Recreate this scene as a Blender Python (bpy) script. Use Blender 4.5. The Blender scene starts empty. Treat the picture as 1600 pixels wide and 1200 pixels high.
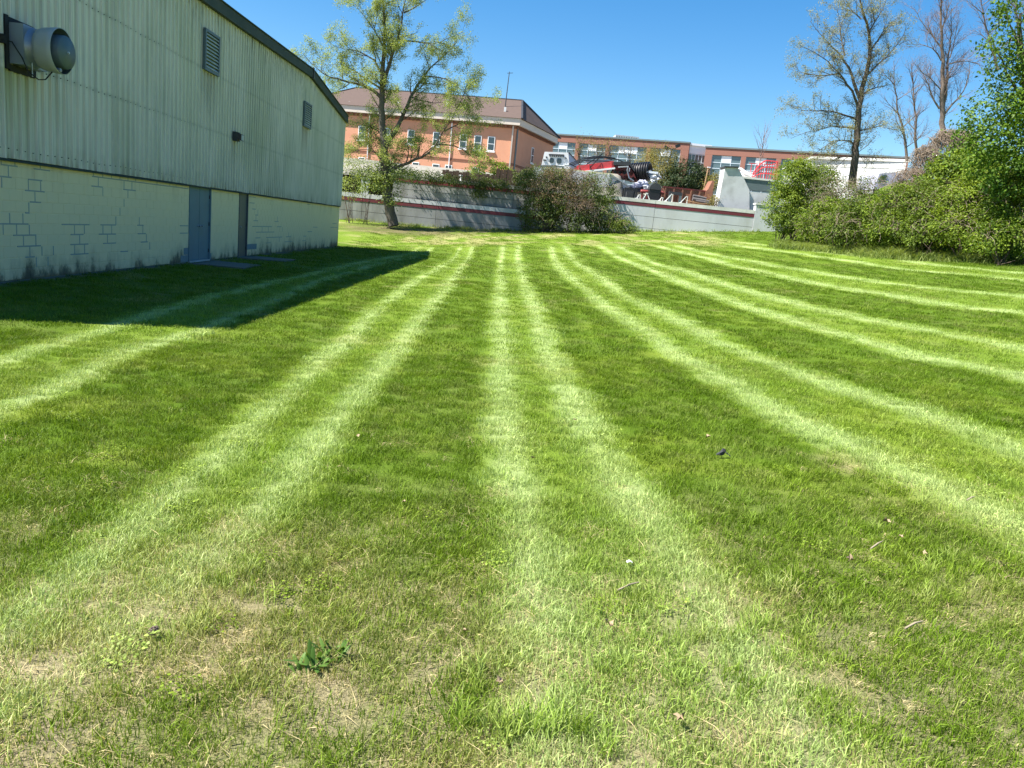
import bpy, math, random
import numpy as np
from mathutils import Vector, Matrix, Euler

S = bpy.context.scene
COL = S.collection
RAD = math.radians

# ------------------------------------------------------------------ camera, sky, sun, exposure
cam_data = bpy.data.cameras.new('camera')
cam = bpy.data.objects.new('camera', cam_data)
COL.objects.link(cam)
cam_data.sensor_width = 36.0
cam_data.lens = 36.0 * 1200.0 / 1600.0
cam_data.clip_start = 0.05
cam_data.clip_end = 2000.0
cam.matrix_world = Matrix(((0.99494201, -0.09395737, -0.03553044, 0.0), (-0.01633557, 0.19766044, -0.98013443, 0.0), (0.09911381, 0.97575733, 0.19512583, 1.5), (0, 0, 0, 1)))
S.camera = cam

SUN = Vector((-1.0, -0.25, 1.42)).normalized()
world = bpy.data.worlds.new('World')
S.world = world
world.use_nodes = True
wn = world.node_tree
wn.nodes.clear()
sky = wn.nodes.new('ShaderNodeTexSky')
sky.sky_type = 'NISHITA'
sky.sun_disc = False
sky.sun_elevation = math.asin(SUN.z)
sky.sun_rotation = math.atan2(SUN.x, SUN.y)
sky.air_density = 1.0
sky.dust_density = 0.3
sky.ozone_density = 2.0
bg = wn.nodes.new('ShaderNodeBackground')
bg.inputs['Strength'].default_value = 0.068
wo = wn.nodes.new('ShaderNodeOutputWorld')
hs = wn.nodes.new('ShaderNodeHueSaturation')
hs.inputs['Saturation'].default_value = 1.42
wn.links.new(sky.outputs[0], hs.inputs['Color'])
wn.links.new(hs.outputs[0], bg.inputs[0])
wn.links.new(bg.outputs[0], wo.inputs[0])

sun_data = bpy.data.lights.new('sun', 'SUN')
sun_data.energy = 5.0
sun_data.angle = RAD(0.53)
sun_data.color = (1.0, 0.95, 0.87)
sun = bpy.data.objects.new('sun', sun_data)
sun.rotation_euler = SUN.to_track_quat('Z', 'Y').to_euler()
sun.location = (-30, -5, 40)
COL.objects.link(sun)

S.view_settings.view_transform = 'Standard'
S.view_settings.look = 'None'
S.view_settings.exposure = 1.45
S.view_settings.gamma = 1.0
S.render.engine = 'CYCLES'
S.cycles.use_denoising = True
S.cycles.denoiser = 'OPENIMAGEDENOISE'
S.cycles.denoising_input_passes = 'RGB_ALBEDO_NORMAL'
S.cycles.denoising_prefilter = 'NONE'
S.cycles.sample_clamp_indirect = 2.5
S.cycles.max_bounces = 6
S.cycles.diffuse_bounces = 3
S.cycles.transparent_max_bounces = 4

# ------------------------------------------------------------------ helpers
RNG = np.random.default_rng(7)

def sstep(a, b, v):
    t = np.clip((np.asarray(v, float) - a) / (b - a), 0, 1)
    return t * t * (3 - 2 * t)

def _h(i, j, k, seed):
    n = (i * 374761393 + j * 668265263 + k * 2147483647 + seed * 974711) & 0xffffffff
    n = ((n ^ (n >> 13)) * 1274126177) & 0xffffffff
    return ((n ^ (n >> 16)) & 0xffff) / 65535.0

def noise2(x, y, seed=0):
    x = np.asarray(x, float); y = np.asarray(y, float)
    i = np.floor(x).astype(np.int64); j = np.floor(y).astype(np.int64)
    u = x - i; v = y - j
    u = u * u * (3 - 2 * u); v = v * v * (3 - 2 * v)
    return (_h(i, j, 0, seed) * (1 - u) + _h(i + 1, j, 0, seed) * u) * (1 - v) + (_h(i, j + 1, 0, seed) * (1 - u) + _h(i + 1, j + 1, 0, seed) * u) * v

def fbm2(x, y, seed=0, o=3):
    r = 0; a = .5; t = 0
    for k in range(o):
        r = r + a * noise2(np.asarray(x) * 2 ** k, np.asarray(y) * 2 ** k, seed + k); t += a; a *= .5
    return r / t

def noise3(p, seed=0):
    p = np.asarray(p, float)
    i = np.floor(p).astype(np.int64); f = p - i; f = f * f * (3 - 2 * f)
    r = 0
    for a in (0, 1):
        for b in (0, 1):
            for c in (0, 1):
                w = (f[:, 0] if a else 1 - f[:, 0]) * (f[:, 1] if b else 1 - f[:, 1]) * (f[:, 2] if c else 1 - f[:, 2])
                r = r + w * _h(i[:, 0] + a, i[:, 1] + b, i[:, 2] + c, seed)
    return r

def ground_z(x, y):
    x = np.asarray(x, float); y = np.asarray(y, float)
    w = 1.6
    g = .018 * x + .082 * (w * np.log1p(np.exp(np.clip((x + .3) / w, -30, 30))) - w * np.log1p(np.exp(.3 / w)))
    y0 = 42 - 9 * sstep(-7, 2, x)
    h = 1.5 * sstep(0, 1, (y - y0) / (60 - y0))
    e = sstep(0, 7, bank_d(x, y)) * 3.6
    return g + h + e + .006 * (noise2(x * 1.3, y * 1.3, 5) - .5) + .03 * (noise2(x * .2, y * .2, 6) - .5)

TOE_Y = np.array([-20., 10, 22, 32, 37, 40, 44.5, 47.5, 49, 60])
TOE_X = np.array([40., 33, 29, 26, 24.5, 21.2, 18.6, 18.4, 20.5, 22])
def bank_d(x, y):
    return np.asarray(x, float) - np.interp(y, TOE_Y, TOE_X) - .3

def gz(x, y):
    return float(ground_z(x, y))

class MB:
    def __init__(s):
        s.v = []; s.f = []; s.m = []
    def add(s, vs, fs, mi=0):
        o = len(s.v)
        s.v.extend([tuple(map(float, p)) for p in vs]); s.f.extend([tuple(i + o for i in f) for f in fs]); s.m.extend([mi] * len(fs))
        return s
    def box(s, c, d, rot=None, mi=0):
        hx, hy, hz = d[0] / 2, d[1] / 2, d[2] / 2
        vs = [Vector((x, y, z)) for x in (-hx, hx) for y in (-hy, hy) for z in (-hz, hz)]
        if rot is not None:
            M = rot if isinstance(rot, Matrix) else Euler(rot).to_matrix()
            vs = [M @ v for v in vs]
        c = Vector(c)
        return s.add([c + v for v in vs], [(0, 1, 3, 2), (4, 6, 7, 5), (0, 4, 5, 1), (2, 3, 7, 6), (0, 2, 6, 4), (1, 5, 7, 3)], mi)
    def bx(s, x0, x1, y0, y1, z0, z1, mi=0):
        return s.box(((x0 + x1) / 2, (y0 + y1) / 2, (z0 + z1) / 2), (x1 - x0, y1 - y0, z1 - z0), None, mi)
    def bar(s, a, b, w, t=None, mi=0, up=(0, 0, 1)):
        a = Vector(a); b = Vector(b); d = b - a; L = d.length
        if L < 1e-6: return s
        z = d / L; x = Vector(up).cross(z)
        if x.length < 1e-3: x = Vector((1, 0, 0)).cross(z)
        x.normalize(); y = z.cross(x)
        M = Matrix((x, y, z)).transposed()
        return s.box((a + b) / 2, (w, t or w, L), M, mi)
    def tube(s, pts, rad, n=6, mi=0, cap=True):
        pts = [Vector(p) for p in pts]
        if not hasattr(rad, '__len__'): rad = [rad] * len(pts)
        o = len(s.v); px = None
        for i, p in enumerate(pts):
            d = (pts[min(i + 1, len(pts) - 1)] - pts[max(i - 1, 0)])
            d = d.normalized() if d.length > 1e-9 else Vector((0, 0, 1))
            if px is None:
                px = d.cross(Vector((.31, .95, .1)))
                if px.length < 1e-3: px = d.cross(Vector((1, 0, 0)))
            px = (px - d * px.dot(d)).normalized(); py = d.cross(px)
            for k in range(n):
                a = 2 * math.pi * k / n
                q = p + (px * math.cos(a) + py * math.sin(a)) * rad[i]
                s.v.append((q.x, q.y, q.z))
        for i in range(len(pts) - 1):
            for k in range(n):
                s.f.append((o + i * n + k, o + i * n + (k + 1) % n, o + (i + 1) * n + (k + 1) % n, o + (i + 1) * n + k)); s.m.append(mi)
        if cap:
            s.f.append(tuple(o + k for k in reversed(range(n)))); s.m.append(mi)
            s.f.append(tuple(o + (len(pts) - 1) * n + k for k in range(n))); s.m.append(mi)
        return s
    def ring(s, c, axis, prof, n=28, mi=0, closed=False):
        """surface of revolution: prof = [(along axis, radius)]"""
        c = Vector(c); d = Vector(axis).normalized()
        px = d.cross(Vector((0, 0, 1)))
        if px.length < 1e-3: px = Vector((1, 0, 0))
        px.normalize(); py = d.cross(px); o = len(s.v)
        for h, r in prof:
            for k in range(n):
                a = 2 * math.pi * k / n
                q = c + d * h + (px * math.cos(a) + py * math.sin(a)) * r
                s.v.append((q.x, q.y, q.z))
        m = len(prof)
        for i in range(m if closed else m - 1):
            j = (i + 1) % m
            for k in range(n):
                s.f.append((o + i * n + k, o + i * n + (k + 1) % n, o + j * n + (k + 1) % n, o + j * n + k)); s.m.append(mi)
        return s
    def prism(s, poly, off, mi=0):
        """poly = planar list of points, extruded by vector off"""
        n = len(poly); off = Vector(off); P = [Vector(p) for p in poly]
        return s.add(P + [p + off for p in P], [tuple(range(n)), tuple(reversed(range(n, 2 * n)))] + [(i, i + n, (i + 1) % n + n, (i + 1) % n) for i in range(n)], mi)
    def mesh(s, name, mats, smooth=False):
        me = bpy.data.meshes.new(name); me.from_pydata(s.v, [], s.f)
        for mm in (mats if isinstance(mats, (list, tuple)) else [mats]): me.materials.append(mm)
        if any(s.m): me.polygons.foreach_set('material_index', s.m)
        if smooth: me.polygons.foreach_set('use_smooth', [True] * len(s.f))
        me.validate(); fix_normals(me); me.update()
        return me
    def build(s, name, mats, parent=None, smooth=False):
        return link(bpy.data.objects.new(name, s.mesh(name, mats, smooth)), parent)

import bmesh
def fix_normals(me):
    if len(me.polygons) > 20000: return
    b = bmesh.new(); b.from_mesh(me); bmesh.ops.recalc_face_normals(b, faces=b.faces); b.to_mesh(me); b.free()

def link(o, parent=None):
    COL.objects.link(o)
    if parent is not None: o.parent = parent
    return o

def tag(o, label=None, cat=None, group=None, kind=None):
    if label: o['label'] = label
    if cat: o['category'] = cat
    if group: o['group'] = group
    if kind: o['kind'] = kind
    return o

def thing(name, label, cat, group=None):
    # parts carry world coordinates; the Empty sits at the origin of its own frame
    o = bpy.data.objects.new(name, None); o.empty_display_size = .2
    link(o); return tag(o, label, cat, group)

def struct(o):
    o['kind'] = 'structure'; return o

def settle(root):
    """move a thing's Empty to the base of its parts without moving the parts"""
    lo = [1e9] * 3; hi = [-1e9] * 3
    def walk(o):
        for c in o.children:
            if c.type == 'MESH':
                for v in c.bound_box:
                    p = c.matrix_basis @ Vector(v)
                    for i in range(3): lo[i] = min(lo[i], p[i]); hi[i] = max(hi[i], p[i])
            walk(c)
    walk(root)
    if hi[0] < lo[0]: return
    b = Vector(((lo[0] + hi[0]) / 2, (lo[1] + hi[1]) / 2, lo[2]))
    root.location = b
    for c in root.children: c.location = Vector(c.location) - b

# ------------------------------------------------------------------ materials
def new_mat(name):
    m = bpy.data.materials.new(name); m.use_nodes = True
    t = m.node_tree; t.nodes.clear()
    out = t.nodes.new('ShaderNodeOutputMaterial')
    return m, t, out

def N(t, kind, **kw):
    n = t.nodes.new(kind)
    for k, v in kw.items():
        if k.startswith('i_'):
            n.inputs[k[2:].replace('_', ' ')].default_value = v
        else: setattr(n, k, v)
    return n

def mixc(t, fac, a, b, mode='MIX'):
    n = t.nodes.new('ShaderNodeMix'); n.data_type = 'RGBA'; n.blend_type = mode
    for sock, val in ((n.inputs[0], fac), (n.inputs[6], a), (n.inputs[7], b)):
        if hasattr(val, 'is_linked') or isinstance(val, bpy.types.NodeSocket): t.links.new(val, sock)
        elif isinstance(val, (int, float)): sock.default_value = val
        else: sock.default_value = (*val[:3], 1)
    return n.outputs[2]

def ramp(t, fac, stops):
    n = t.nodes.new('ShaderNodeValToRGB'); e = n.color_ramp.elements
    while len(e) < len(stops): e.new(.5)
    for el, (p, c) in zip(e, stops):
        el.position = p; el.color = (*c[:3], 1) if hasattr(c, '__len__') else (c, c, c, 1)
    t.links.new(fac, n.inputs[0]); return n.outputs[0]

def noise_tex(t, scale, detail=4, vec=None, rough=.6):
    n = N(t, 'ShaderNodeTexNoise'); n.inputs['Scale'].default_value = scale; n.inputs['Detail'].default_value = detail; n.inputs['Roughness'].default_value = rough
    if vec is not None: t.links.new(vec, n.inputs['Vector'])
    return n.outputs['Fac']

def pos(t, scale=(1, 1, 1)):
    g = N(t, 'ShaderNodeNewGeometry')
    m = N(t, 'ShaderNodeMapping'); m.inputs['Scale'].default_value = scale
    t.links.new(g.outputs['Position'], m.inputs['Vector']); return m.outputs[0]

def simple(name, col, rough=.7, var=.15, scale=4, metal=0, bump=0, dirt=None, dirt_amt=.5, spec=.5, stretch=(1, 1, 1), dscale=1.2, drange=(.45, .7)):
    m, t, out = new_mat(name)
    p = pos(t, stretch)
    c = mixc(t, noise_tex(t, scale, 5, p), tuple(x * (1 - var) for x in col), tuple(min(1, x * (1 + var)) for x in col))
    if dirt is not None:
        f = ramp(t, noise_tex(t, dscale, 6, p), [(drange[0], 0), (drange[1], dirt_amt)])
        c = mixc(t, f, c, dirt)
    b = N(t, 'ShaderNodeBsdfPrincipled'); b.inputs['Roughness'].default_value = rough; b.inputs['Metallic'].default_value = metal
    b.inputs['Specular IOR Level'].default_value = spec
    t.links.new(c, b.inputs['Base Color'])
    if bump:
        bn = N(t, 'ShaderNodeBump'); bn.inputs['Strength'].default_value = bump; bn.inputs['Distance'].default_value = .02
        t.links.new(noise_tex(t, scale * 6, 4, p), bn.inputs['Height']); t.links.new(bn.outputs[0], b.inputs['Normal'])
    t.links.new(b.outputs[0], out.inputs[0]); return m

def leaf_mat(name, dark, light, trans=.35, rough=.5):
    m, t, out = new_mat(name)
    a = N(t, 'ShaderNodeAttribute', attribute_name='tone')
    c = mixc(t, a.outputs['Fac'], dark, light)
    b = N(t, 'ShaderNodeBsdfPrincipled'); b.inputs['Roughness'].default_value = rough; b.inputs['Specular IOR Level'].default_value = .18
    tr = N(t, 'ShaderNodeBsdfTranslucent')
    t.links.new(c, b.inputs['Base Color'])
    t.links.new(mixc(t, 1.0, c, (1.25, 1.2, .55), 'MULTIPLY'), tr.inputs['Color'])
    mx = N(t, 'ShaderNodeMixShader'); mx.inputs[0].default_value = trans
    t.links.new(b.outputs[0], mx.inputs[1]); t.links.new(tr.outputs[0], mx.inputs[2])
    t.links.new(mx.outputs[0], out.inputs[0]); return m

M = {}
def grass_color(t, inst):
    def at(n):
        a = N(t, 'ShaderNodeAttribute', attribute_name=n)
        if inst: a.attribute_type = 'INSTANCER'
        return a.outputs['Fac']
    g = ramp(t, at('tint'), [(0, G_DARK), (.45, G_MID), (1, G_LIGHT)])
    g = mixc(t, at('yel'), g, G_YEL)
    g = mixc(t, at('dry'), g, G_DRY)
    return g
G_DARK = (.076, .146, .004); G_MID = (.168, .268, .026); G_LIGHT = (.375, .49, .195)
G_YEL = (.24, .31, .035); G_DRY = (.46, .39, .22)

m, t, out = new_mat('lawn_turf')
c = grass_color(t, False)
p = pos(t)
nz = noise_tex(t, 110, 6, p, .85)
c = mixc(t, ramp(t, nz, [(.3, .0), (.75, 1.0)]), mixc(t, 1.0, c, (.5, .5, .45), 'MULTIPLY'), mixc(t, 1.0, c, (1.25, 1.2, 1.15), 'MULTIPLY'))
so = N(t, 'ShaderNodeAttribute', attribute_name='soil')
c = mixc(t, so.outputs['Fac'], c, mixc(t, ramp(t, nz, [(.35, 0), (.65, 1)]), (.05, .037, .022), (.40, .33, .22)))
ml = N(t, 'ShaderNodeAttribute', attribute_name='shaded_litter')
c = mixc(t, ml.outputs['Fac'], c, mixc(t, nz, (.035, .026, .016), (.13, .10, .06)))  # litter colour with the tree's shade put in
b = N(t, 'ShaderNodeBsdfPrincipled'); b.inputs['Roughness'].default_value = .9; b.inputs['Specular IOR Level'].default_value = .15
bn = N(t, 'ShaderNodeBump'); bn.inputs['Strength'].default_value = .8; bn.inputs['Distance'].default_value = .04
t.links.new(noise_tex(t, 30, 5, p, .8), bn.inputs['Height']); t.links.new(bn.outputs[0], b.inputs['Normal'])
t.links.new(c, b.inputs['Base Color']); t.links.new(b.outputs[0], out.inputs[0]); M['turf'] = m

m, t, out = new_mat('grass_blade')
c = grass_color(t, True)
tn = N(t, 'ShaderNodeAttribute', attribute_name='tone')
c = mixc(t, tn.outputs['Fac'], mixc(t, 1.0, c, (.38, .42, .35), 'MULTIPLY'), mixc(t, 1.0, c, (1.75, 1.65, 1.65), 'MULTIPLY'))
b = N(t, 'ShaderNodeBsdfPrincipled'); b.inputs['Roughness'].default_value = .5; b.inputs['Specular IOR Level'].default_value = .18
tr = N(t, 'ShaderNodeBsdfTranslucent')
t.links.new(c, b.inputs['Base Color']); t.links.new(mixc(t, 1.0, c, (1.3, 1.25, .7), 'MULTIPLY'), tr.inputs['Color'])
mx = N(t, 'ShaderNodeMixShader'); mx.inputs[0].default_value = .3
t.links.new(b.outputs[0], mx.inputs[1]); t.links.new(tr.outputs[0], mx.inputs[2]); t.links.new(mx.outputs[0], out.inputs[0]); M['blade'] = m

def N_map(t, sock, a, b):
    n = N(t, 'ShaderNodeMapRange'); n.inputs[1].default_value = a; n.inputs[2].default_value = b; t.links.new(sock, n.inputs[0]); return n.outputs[0]
# painted metal siding: pale green, streaked and rusty in places
def siding_mat():
    m, t, out = new_mat('siding_paint')
    c = mixc(t, noise_tex(t, 1.1, 4, pos(t, (1, 1, .35))), (.655, .625, .535), (.73, .69, .605))
    c = mixc(t, ramp(t, noise_tex(t, 3.5, 6, pos(t, (1, 2.2, .12))), [(.46, 0), (.72, .42)]), c, (.22, .26, .19))
    c = mixc(t, ramp(t, noise_tex(t, .35, 3, pos(t, (1, 1, .6))), [(.45, 0), (.7, .5)]), c, (.40, .42, .27))
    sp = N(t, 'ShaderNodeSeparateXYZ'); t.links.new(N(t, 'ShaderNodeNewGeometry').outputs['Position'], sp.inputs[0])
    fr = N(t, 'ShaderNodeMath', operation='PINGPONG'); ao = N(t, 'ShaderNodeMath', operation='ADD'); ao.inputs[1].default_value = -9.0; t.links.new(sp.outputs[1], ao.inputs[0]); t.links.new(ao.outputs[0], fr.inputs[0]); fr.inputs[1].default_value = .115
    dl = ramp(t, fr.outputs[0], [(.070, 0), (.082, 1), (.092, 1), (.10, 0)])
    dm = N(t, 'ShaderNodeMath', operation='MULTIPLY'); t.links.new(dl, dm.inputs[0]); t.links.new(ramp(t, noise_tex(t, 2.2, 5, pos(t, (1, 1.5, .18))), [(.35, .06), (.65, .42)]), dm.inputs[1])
    c = mixc(t, dm.outputs[0], c, (.15, .17, .12))  # dark lines at the rib edges: rib shading put into the colour, patchy
    # mould under the roof edge and faint rows where the girts are screwed
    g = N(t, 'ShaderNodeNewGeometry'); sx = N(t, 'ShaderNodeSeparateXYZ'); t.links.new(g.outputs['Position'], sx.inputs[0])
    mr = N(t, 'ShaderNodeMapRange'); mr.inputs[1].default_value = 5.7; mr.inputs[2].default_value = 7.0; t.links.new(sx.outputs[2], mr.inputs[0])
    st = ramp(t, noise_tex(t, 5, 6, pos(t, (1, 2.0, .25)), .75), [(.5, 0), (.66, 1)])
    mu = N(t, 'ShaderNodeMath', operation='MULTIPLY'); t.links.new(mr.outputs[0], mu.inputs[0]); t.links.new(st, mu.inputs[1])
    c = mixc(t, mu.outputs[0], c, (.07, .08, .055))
    for zz in (3.42, 4.95):
        d = N(t, 'ShaderNodeMath', operation='SUBTRACT'); t.links.new(sx.outputs[2], d.inputs[0]); d.inputs[1].default_value = zz
        a = N(t, 'ShaderNodeMath', operation='ABSOLUTE'); t.links.new(d.outputs[0], a.inputs[0])
        f = ramp(t, a.outputs[0], [(0, .3), (.07, 0)])
        q = N(t, 'ShaderNodeMath', operation='MULTIPLY'); t.links.new(f, q.inputs[0]); t.links.new(ramp(t, noise_tex(t, 6, 3, pos(t, (1, 1, 1))), [(.4, .25), (.6, 1)]), q.inputs[1])
        c = mixc(t, q.outputs[0], c, (.16, .19, .14))
    for (yc, zt_, hw, cc) in ((13.9, 3.3, .55, (.30, .31, .12)), (22.5, 4.9, .6, (.17, .16, .11)), (33.2, 4.8, .6, (.24, .19, .13)), (24.66, 3.33, .14, (.15, .15, .11))):
        a1 = N(t, 'ShaderNodeMath', operation='SUBTRACT'); t.links.new(sx.outputs[1], a1.inputs[0]); a1.inputs[1].default_value = yc
        a2 = N(t, 'ShaderNodeMath', operation='ABSOLUTE'); t.links.new(a1.outputs[0], a2.inputs[0])
        a3 = N(t, 'ShaderNodeMapRange'); a3.inputs[1].default_value = hw; a3.inputs[2].default_value = hw * .6; t.links.new(a2.outputs[0], a3.inputs[0])
        a4 = ramp(t, N_map(t, sx.outputs[2], zt_ - 1.5, zt_ + .01), [(0, 0), (.97, .75), (1, 0)])
        a5 = N(t, 'ShaderNodeMath', operation='MULTIPLY'); t.links.new(a3.outputs[0], a5.inputs[0]); t.links.new(a4, a5.inputs[1])
        a6 = N(t, 'ShaderNodeMath', operation='MULTIPLY'); t.links.new(a5.outputs[0], a6.inputs[0]); t.links.new(ramp(t, noise_tex(t, 4, 4, pos(t, (1, 2.5, .1))), [(.35, .1), (.65, 1)]), a6.inputs[1])
        c = mixc(t, a6.outputs[0], c, cc)
    lo = N(t, 'ShaderNodeMapRange'); lo.inputs[1].default_value = 2.25; lo.inputs[2].default_value = 1.85; t.links.new(sx.outputs[2], lo.inputs[0])
    q = N(t, 'ShaderNodeMath', operation='MULTIPLY'); t.links.new(lo.outputs[0], q.inputs[0]); t.links.new(ramp(t, noise_tex(t, 5, 5, pos(t, (1, 2, .3))), [(.45, 0), (.7, .8)]), q.inputs[1])
    c = mixc(t, q.outputs[0], c, (.2, .19, .1))
    b = N(t, 'ShaderNodeBsdfPrincipled'); b.inputs['Roughness'].default_value = .5; b.inputs['Specular IOR Level'].default_value = .3
    t.links.new(c, b.inputs['Base Color']); t.links.new(b.outputs[0], out.inputs[0]); return m
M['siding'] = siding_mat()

def block_mat(name, base, alt):
    m, t, out = new_mat(name)
    c = mixc(t, noise_tex(t, .9, 5, pos(t)), base, alt)
    g = N(t, 'ShaderNodeNewGeometry'); sx = N(t, 'ShaderNodeSeparateXYZ'); t.links.new(g.outputs['Position'], sx.inputs[0])
    ad = N(t, 'ShaderNodeMath', operation='MULTIPLY_ADD'); t.links.new(noise_tex(t, 2.2, 6, pos(t, (1, 1, .6)), .75), ad.inputs[0]); ad.inputs[1].default_value = -1.25; t.links.new(sx.outputs[2], ad.inputs[2])
    lf = N(t, 'ShaderNodeMath', operation='MULTIPLY_ADD'); t.links.new(noise_tex(t, .55, 3, pos(t, (1, 1, .1))), lf.inputs[0]); lf.inputs[1].default_value = -.9; t.links.new(ad.outputs[0], lf.inputs[2])
    f = ramp(t, N_map(t, lf.outputs[0], -1.42, -.82), [(0, .95), (.28, .8), (.55, .25), (1, 0)])
    c = mixc(t, f, c, (.055, .055, .04))
    top = N_map(t, sx.outputs[2], 1.2, 1.85)
    q = N(t, 'ShaderNodeMath', operation='MULTIPLY'); t.links.new(top, q.inputs[0]); t.links.new(ramp(t, noise_tex(t, 1.6, 5, pos(t, (1, 1.5, .15))), [(.5, 0), (.75, .6)]), q.inputs[1])
    c = mixc(t, q.outputs[0], c, (.38, .30, .15))
    b = N(t, 'ShaderNodeBsdfPrincipled'); b.inputs['Roughness'].default_value = .65; b.inputs['Specular IOR Level'].default_value = .3
    bn = N(t, 'ShaderNodeBump'); bn.inputs['Strength'].default_value = .25; bn.inputs['Distance'].default_value = .01
    t.links.new(noise_tex(t, 40, 3, pos(t)), bn.inputs['Height']); t.links.new(bn.outputs[0], b.inputs['Normal'])
    t.links.new(c, b.inputs['Base Color']); t.links.new(b.outputs[0], out.inputs[0]); return m
M['block'] = block_mat('cream_block_paint', (.80, .675, .42), (.74, .635, .415))
M['block_bare'] = simple('bare_block', (.19, .24, .27), .9, .25, 9, bump=.3)
M['joint_dark'] = simple('open_mortar', (.17, .21, .21), .95, .2, 8)
M['trim'] = simple('dark_green_trim', (.05, .062, .05), .6, .2, 3, dirt=(.11, .11, .09), dirt_amt=.3, spec=.08)
M['roofmetal'] = simple('roof_metal', (.30, .31, .30), .45, .1, 2, metal=.3)
M['door_blue'] = simple('slate_blue_door_paint', (.135, .215, .262), .55, .06, 2, spec=.2, dirt=(.12, .14, .15), dirt_amt=.4)
M['door_dark'] = simple('dark_grey_door_paint', (.075, .09, .10), .5, .12, 2)
M['steel'] = simple('galvanised_steel', (.25, .29, .34), .42, .12, 3, metal=.4, dirt=(.25, .24, .2), dirt_amt=.4)
M['fan_dark'] = simple('fan_shutter_paint', (.085, .12, .135), .5, .1, 5)
M['black'] = simple('black_plastic', (.014, .014, .016), .45, .2, 6)
M['rubber'] = simple('dark_sealant', (.012, .013, .014), .8, .2, 10)
M['white'] = simple('white_paint', (.86, .86, .85), .45, .05, 2, dirt=(.5, .48, .42), dirt_amt=.35)
M['alu'] = simple('pale_louvre', (.47, .50, .52), .5, .15, 6, dirt=(.2, .2, .18), dirt_amt=.5)
M['conc'] = simple('grey_concrete', (.53, .545, .57), .85, .08, 1.2, bump=.15, dirt=(.34, .34, .32), dirt_amt=.45, stretch=(1, 1, .35), dscale=.9)
M['conc_shaded'] = simple('shaded_concrete', (.30, .305, .30), .9, .15, 1.2, bump=.15, dirt=(.12, .12, .10), dirt_amt=.75, stretch=(1, 1, .3), dscale=1.1, drange=(.4, .7))  # darker, blotchy copy of the grey concrete: tree shade put into the colour
M['conc_pale'] = simple('pale_concrete', (.57, .58, .58), .85, .1, 2, bump=.2, dirt=(.25, .25, .22), dirt_amt=.45)
M['conc_cap'] = simple('coping_concrete', (.66, .65, .61), .85, .12, 2, bump=.15, dirt=(.3, .29, .24), dirt_amt=.5)
M['conc_slab'] = simple('slab_concrete', (.13, .125, .105), .9, .25, 5, bump=.3)
M['seam'] = simple('dark_seam', (.05, .05, .05), .9, .2, 5)
M['stripe'] = simple('maroon_paint', (.165, .022, .036), .6, .25, 3, dirt=(.09, .04, .04), dirt_amt=.5)
M['brick'] = simple('orange_brick', (.57, .275, .165), .85, .1, .6, dirt=(.48, .215, .125), dirt_amt=.5)
M['brick_band'] = simple('dark_brick_band', (.20, .085, .05), .85, .12, 1.5)
M['brick_far'] = simple('red_brick', (.235, .105, .075), .85, .1, .5)
M['shingle'] = simple('brown_shingles', (.088, .058, .046), .9, .2, 2.5, bump=.2)
M['cornice'] = simple('stone_cornice', (.56, .49, .42), .7, .1, 2)
M['glass_dark'] = simple('window_glass', (.03, .045, .05), .12, .3, .7, spec=.8)
M['glass_sky'] = simple('office_glass', (.085, .125, .135), .12, .45, .35, spec=.9)
M['mull'] = simple('mullion_blue_grey', (.52, .60, .66), .4, .05, 2)
M['panel_white'] = simple('white_blind', (.78, .80, .82), .5, .05, .6)
M['bark'] = simple('dark_bark', (.085, .066, .05), .95, .35, 6, bump=.6, dirt=(.17, .16, .13), dirt_amt=.6, stretch=(1, 1, .3))
M['bark_grey'] = simple('grey_bark', (.16, .125, .105), .95, .3, 5, bump=.5, stretch=(1, 1, .3))
M['twig'] = simple('brown_twig', (.13, .095, .075), .95, .3, 5)
M['twig_red'] = simple('reddish_twig', (.21, .145, .125), .95, .3, 5)
M['deadvine'] = simple('dead_vine', (.27, .21, .155), .95, .35, 3)
M['wood_fence'] = simple('dark_brown_boards', (.065, .04, .025), .9, .35, 2, stretch=(3, 3, .4))
M['rust'] = simple('rusty_steel', (.25, .105, .06), .85, .4, 2.5, dirt=(.11, .06, .045), dirt_amt=.8, bump=.2)
M['red'] = simple('red_paint', (.58, .045, .055), .45, .12, 1.2, dirt=(.35, .12, .1), dirt_amt=.3)
M['red_tank'] = simple('dull_red_tank', (.26, .03, .03), .6, .2, 3, dirt=(.1, .04, .03), dirt_amt=.6)
M['red_dark'] = simple('dark_red_machine', (.16, .02, .02), .6, .4, 3, dirt=(.03, .025, .022), dirt_amt=.9)
M['steel_dark'] = simple('dark_steel', (.035, .038, .042), .6, .3, 3)
M['steel_blue'] = simple('grey_green_steel', (.11, .145, .15), .6, .15, 2)
M['log'] = simple('grey_log', (.11, .10, .10), .9, .3, 4)
M['plank'] = simple('tan_plank', (.34, .21, .11), .9, .3, 3)
M['yard'] = simple('yard_gravel', (.24, .22, .185), .95, .3, .7, dirt=(.10, .12, .05), dirt_amt=.8, bump=.3, dscale=.25)
M['deadleaf'] = simple('dead_leaf', (.30, .22, .13), .8, .3, 20)
M['straw'] = simple('dry_straw', (.29, .24, .16), .9, .2, 10)
M['repoint'] = simple('grey_repointing', (.32, .35, .33), .9, .15, 8)
M['drum'] = simple('pale_fan_drum', (.36, .385, .37), .5, .08, 3, dirt=(.27, .26, .2), dirt_amt=.5)
M['paper'] = simple('white_scrap', (.75, .76, .78), .6, .05, 20)
M['side_blue'] = simple('blue_grey_panel', (.42, .43, .52), .5, .05, 1)
M['L_tree'] = leaf_mat('young_maple_leaf', (.165, .225, .06), (.39, .45, .17), .45)
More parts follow.
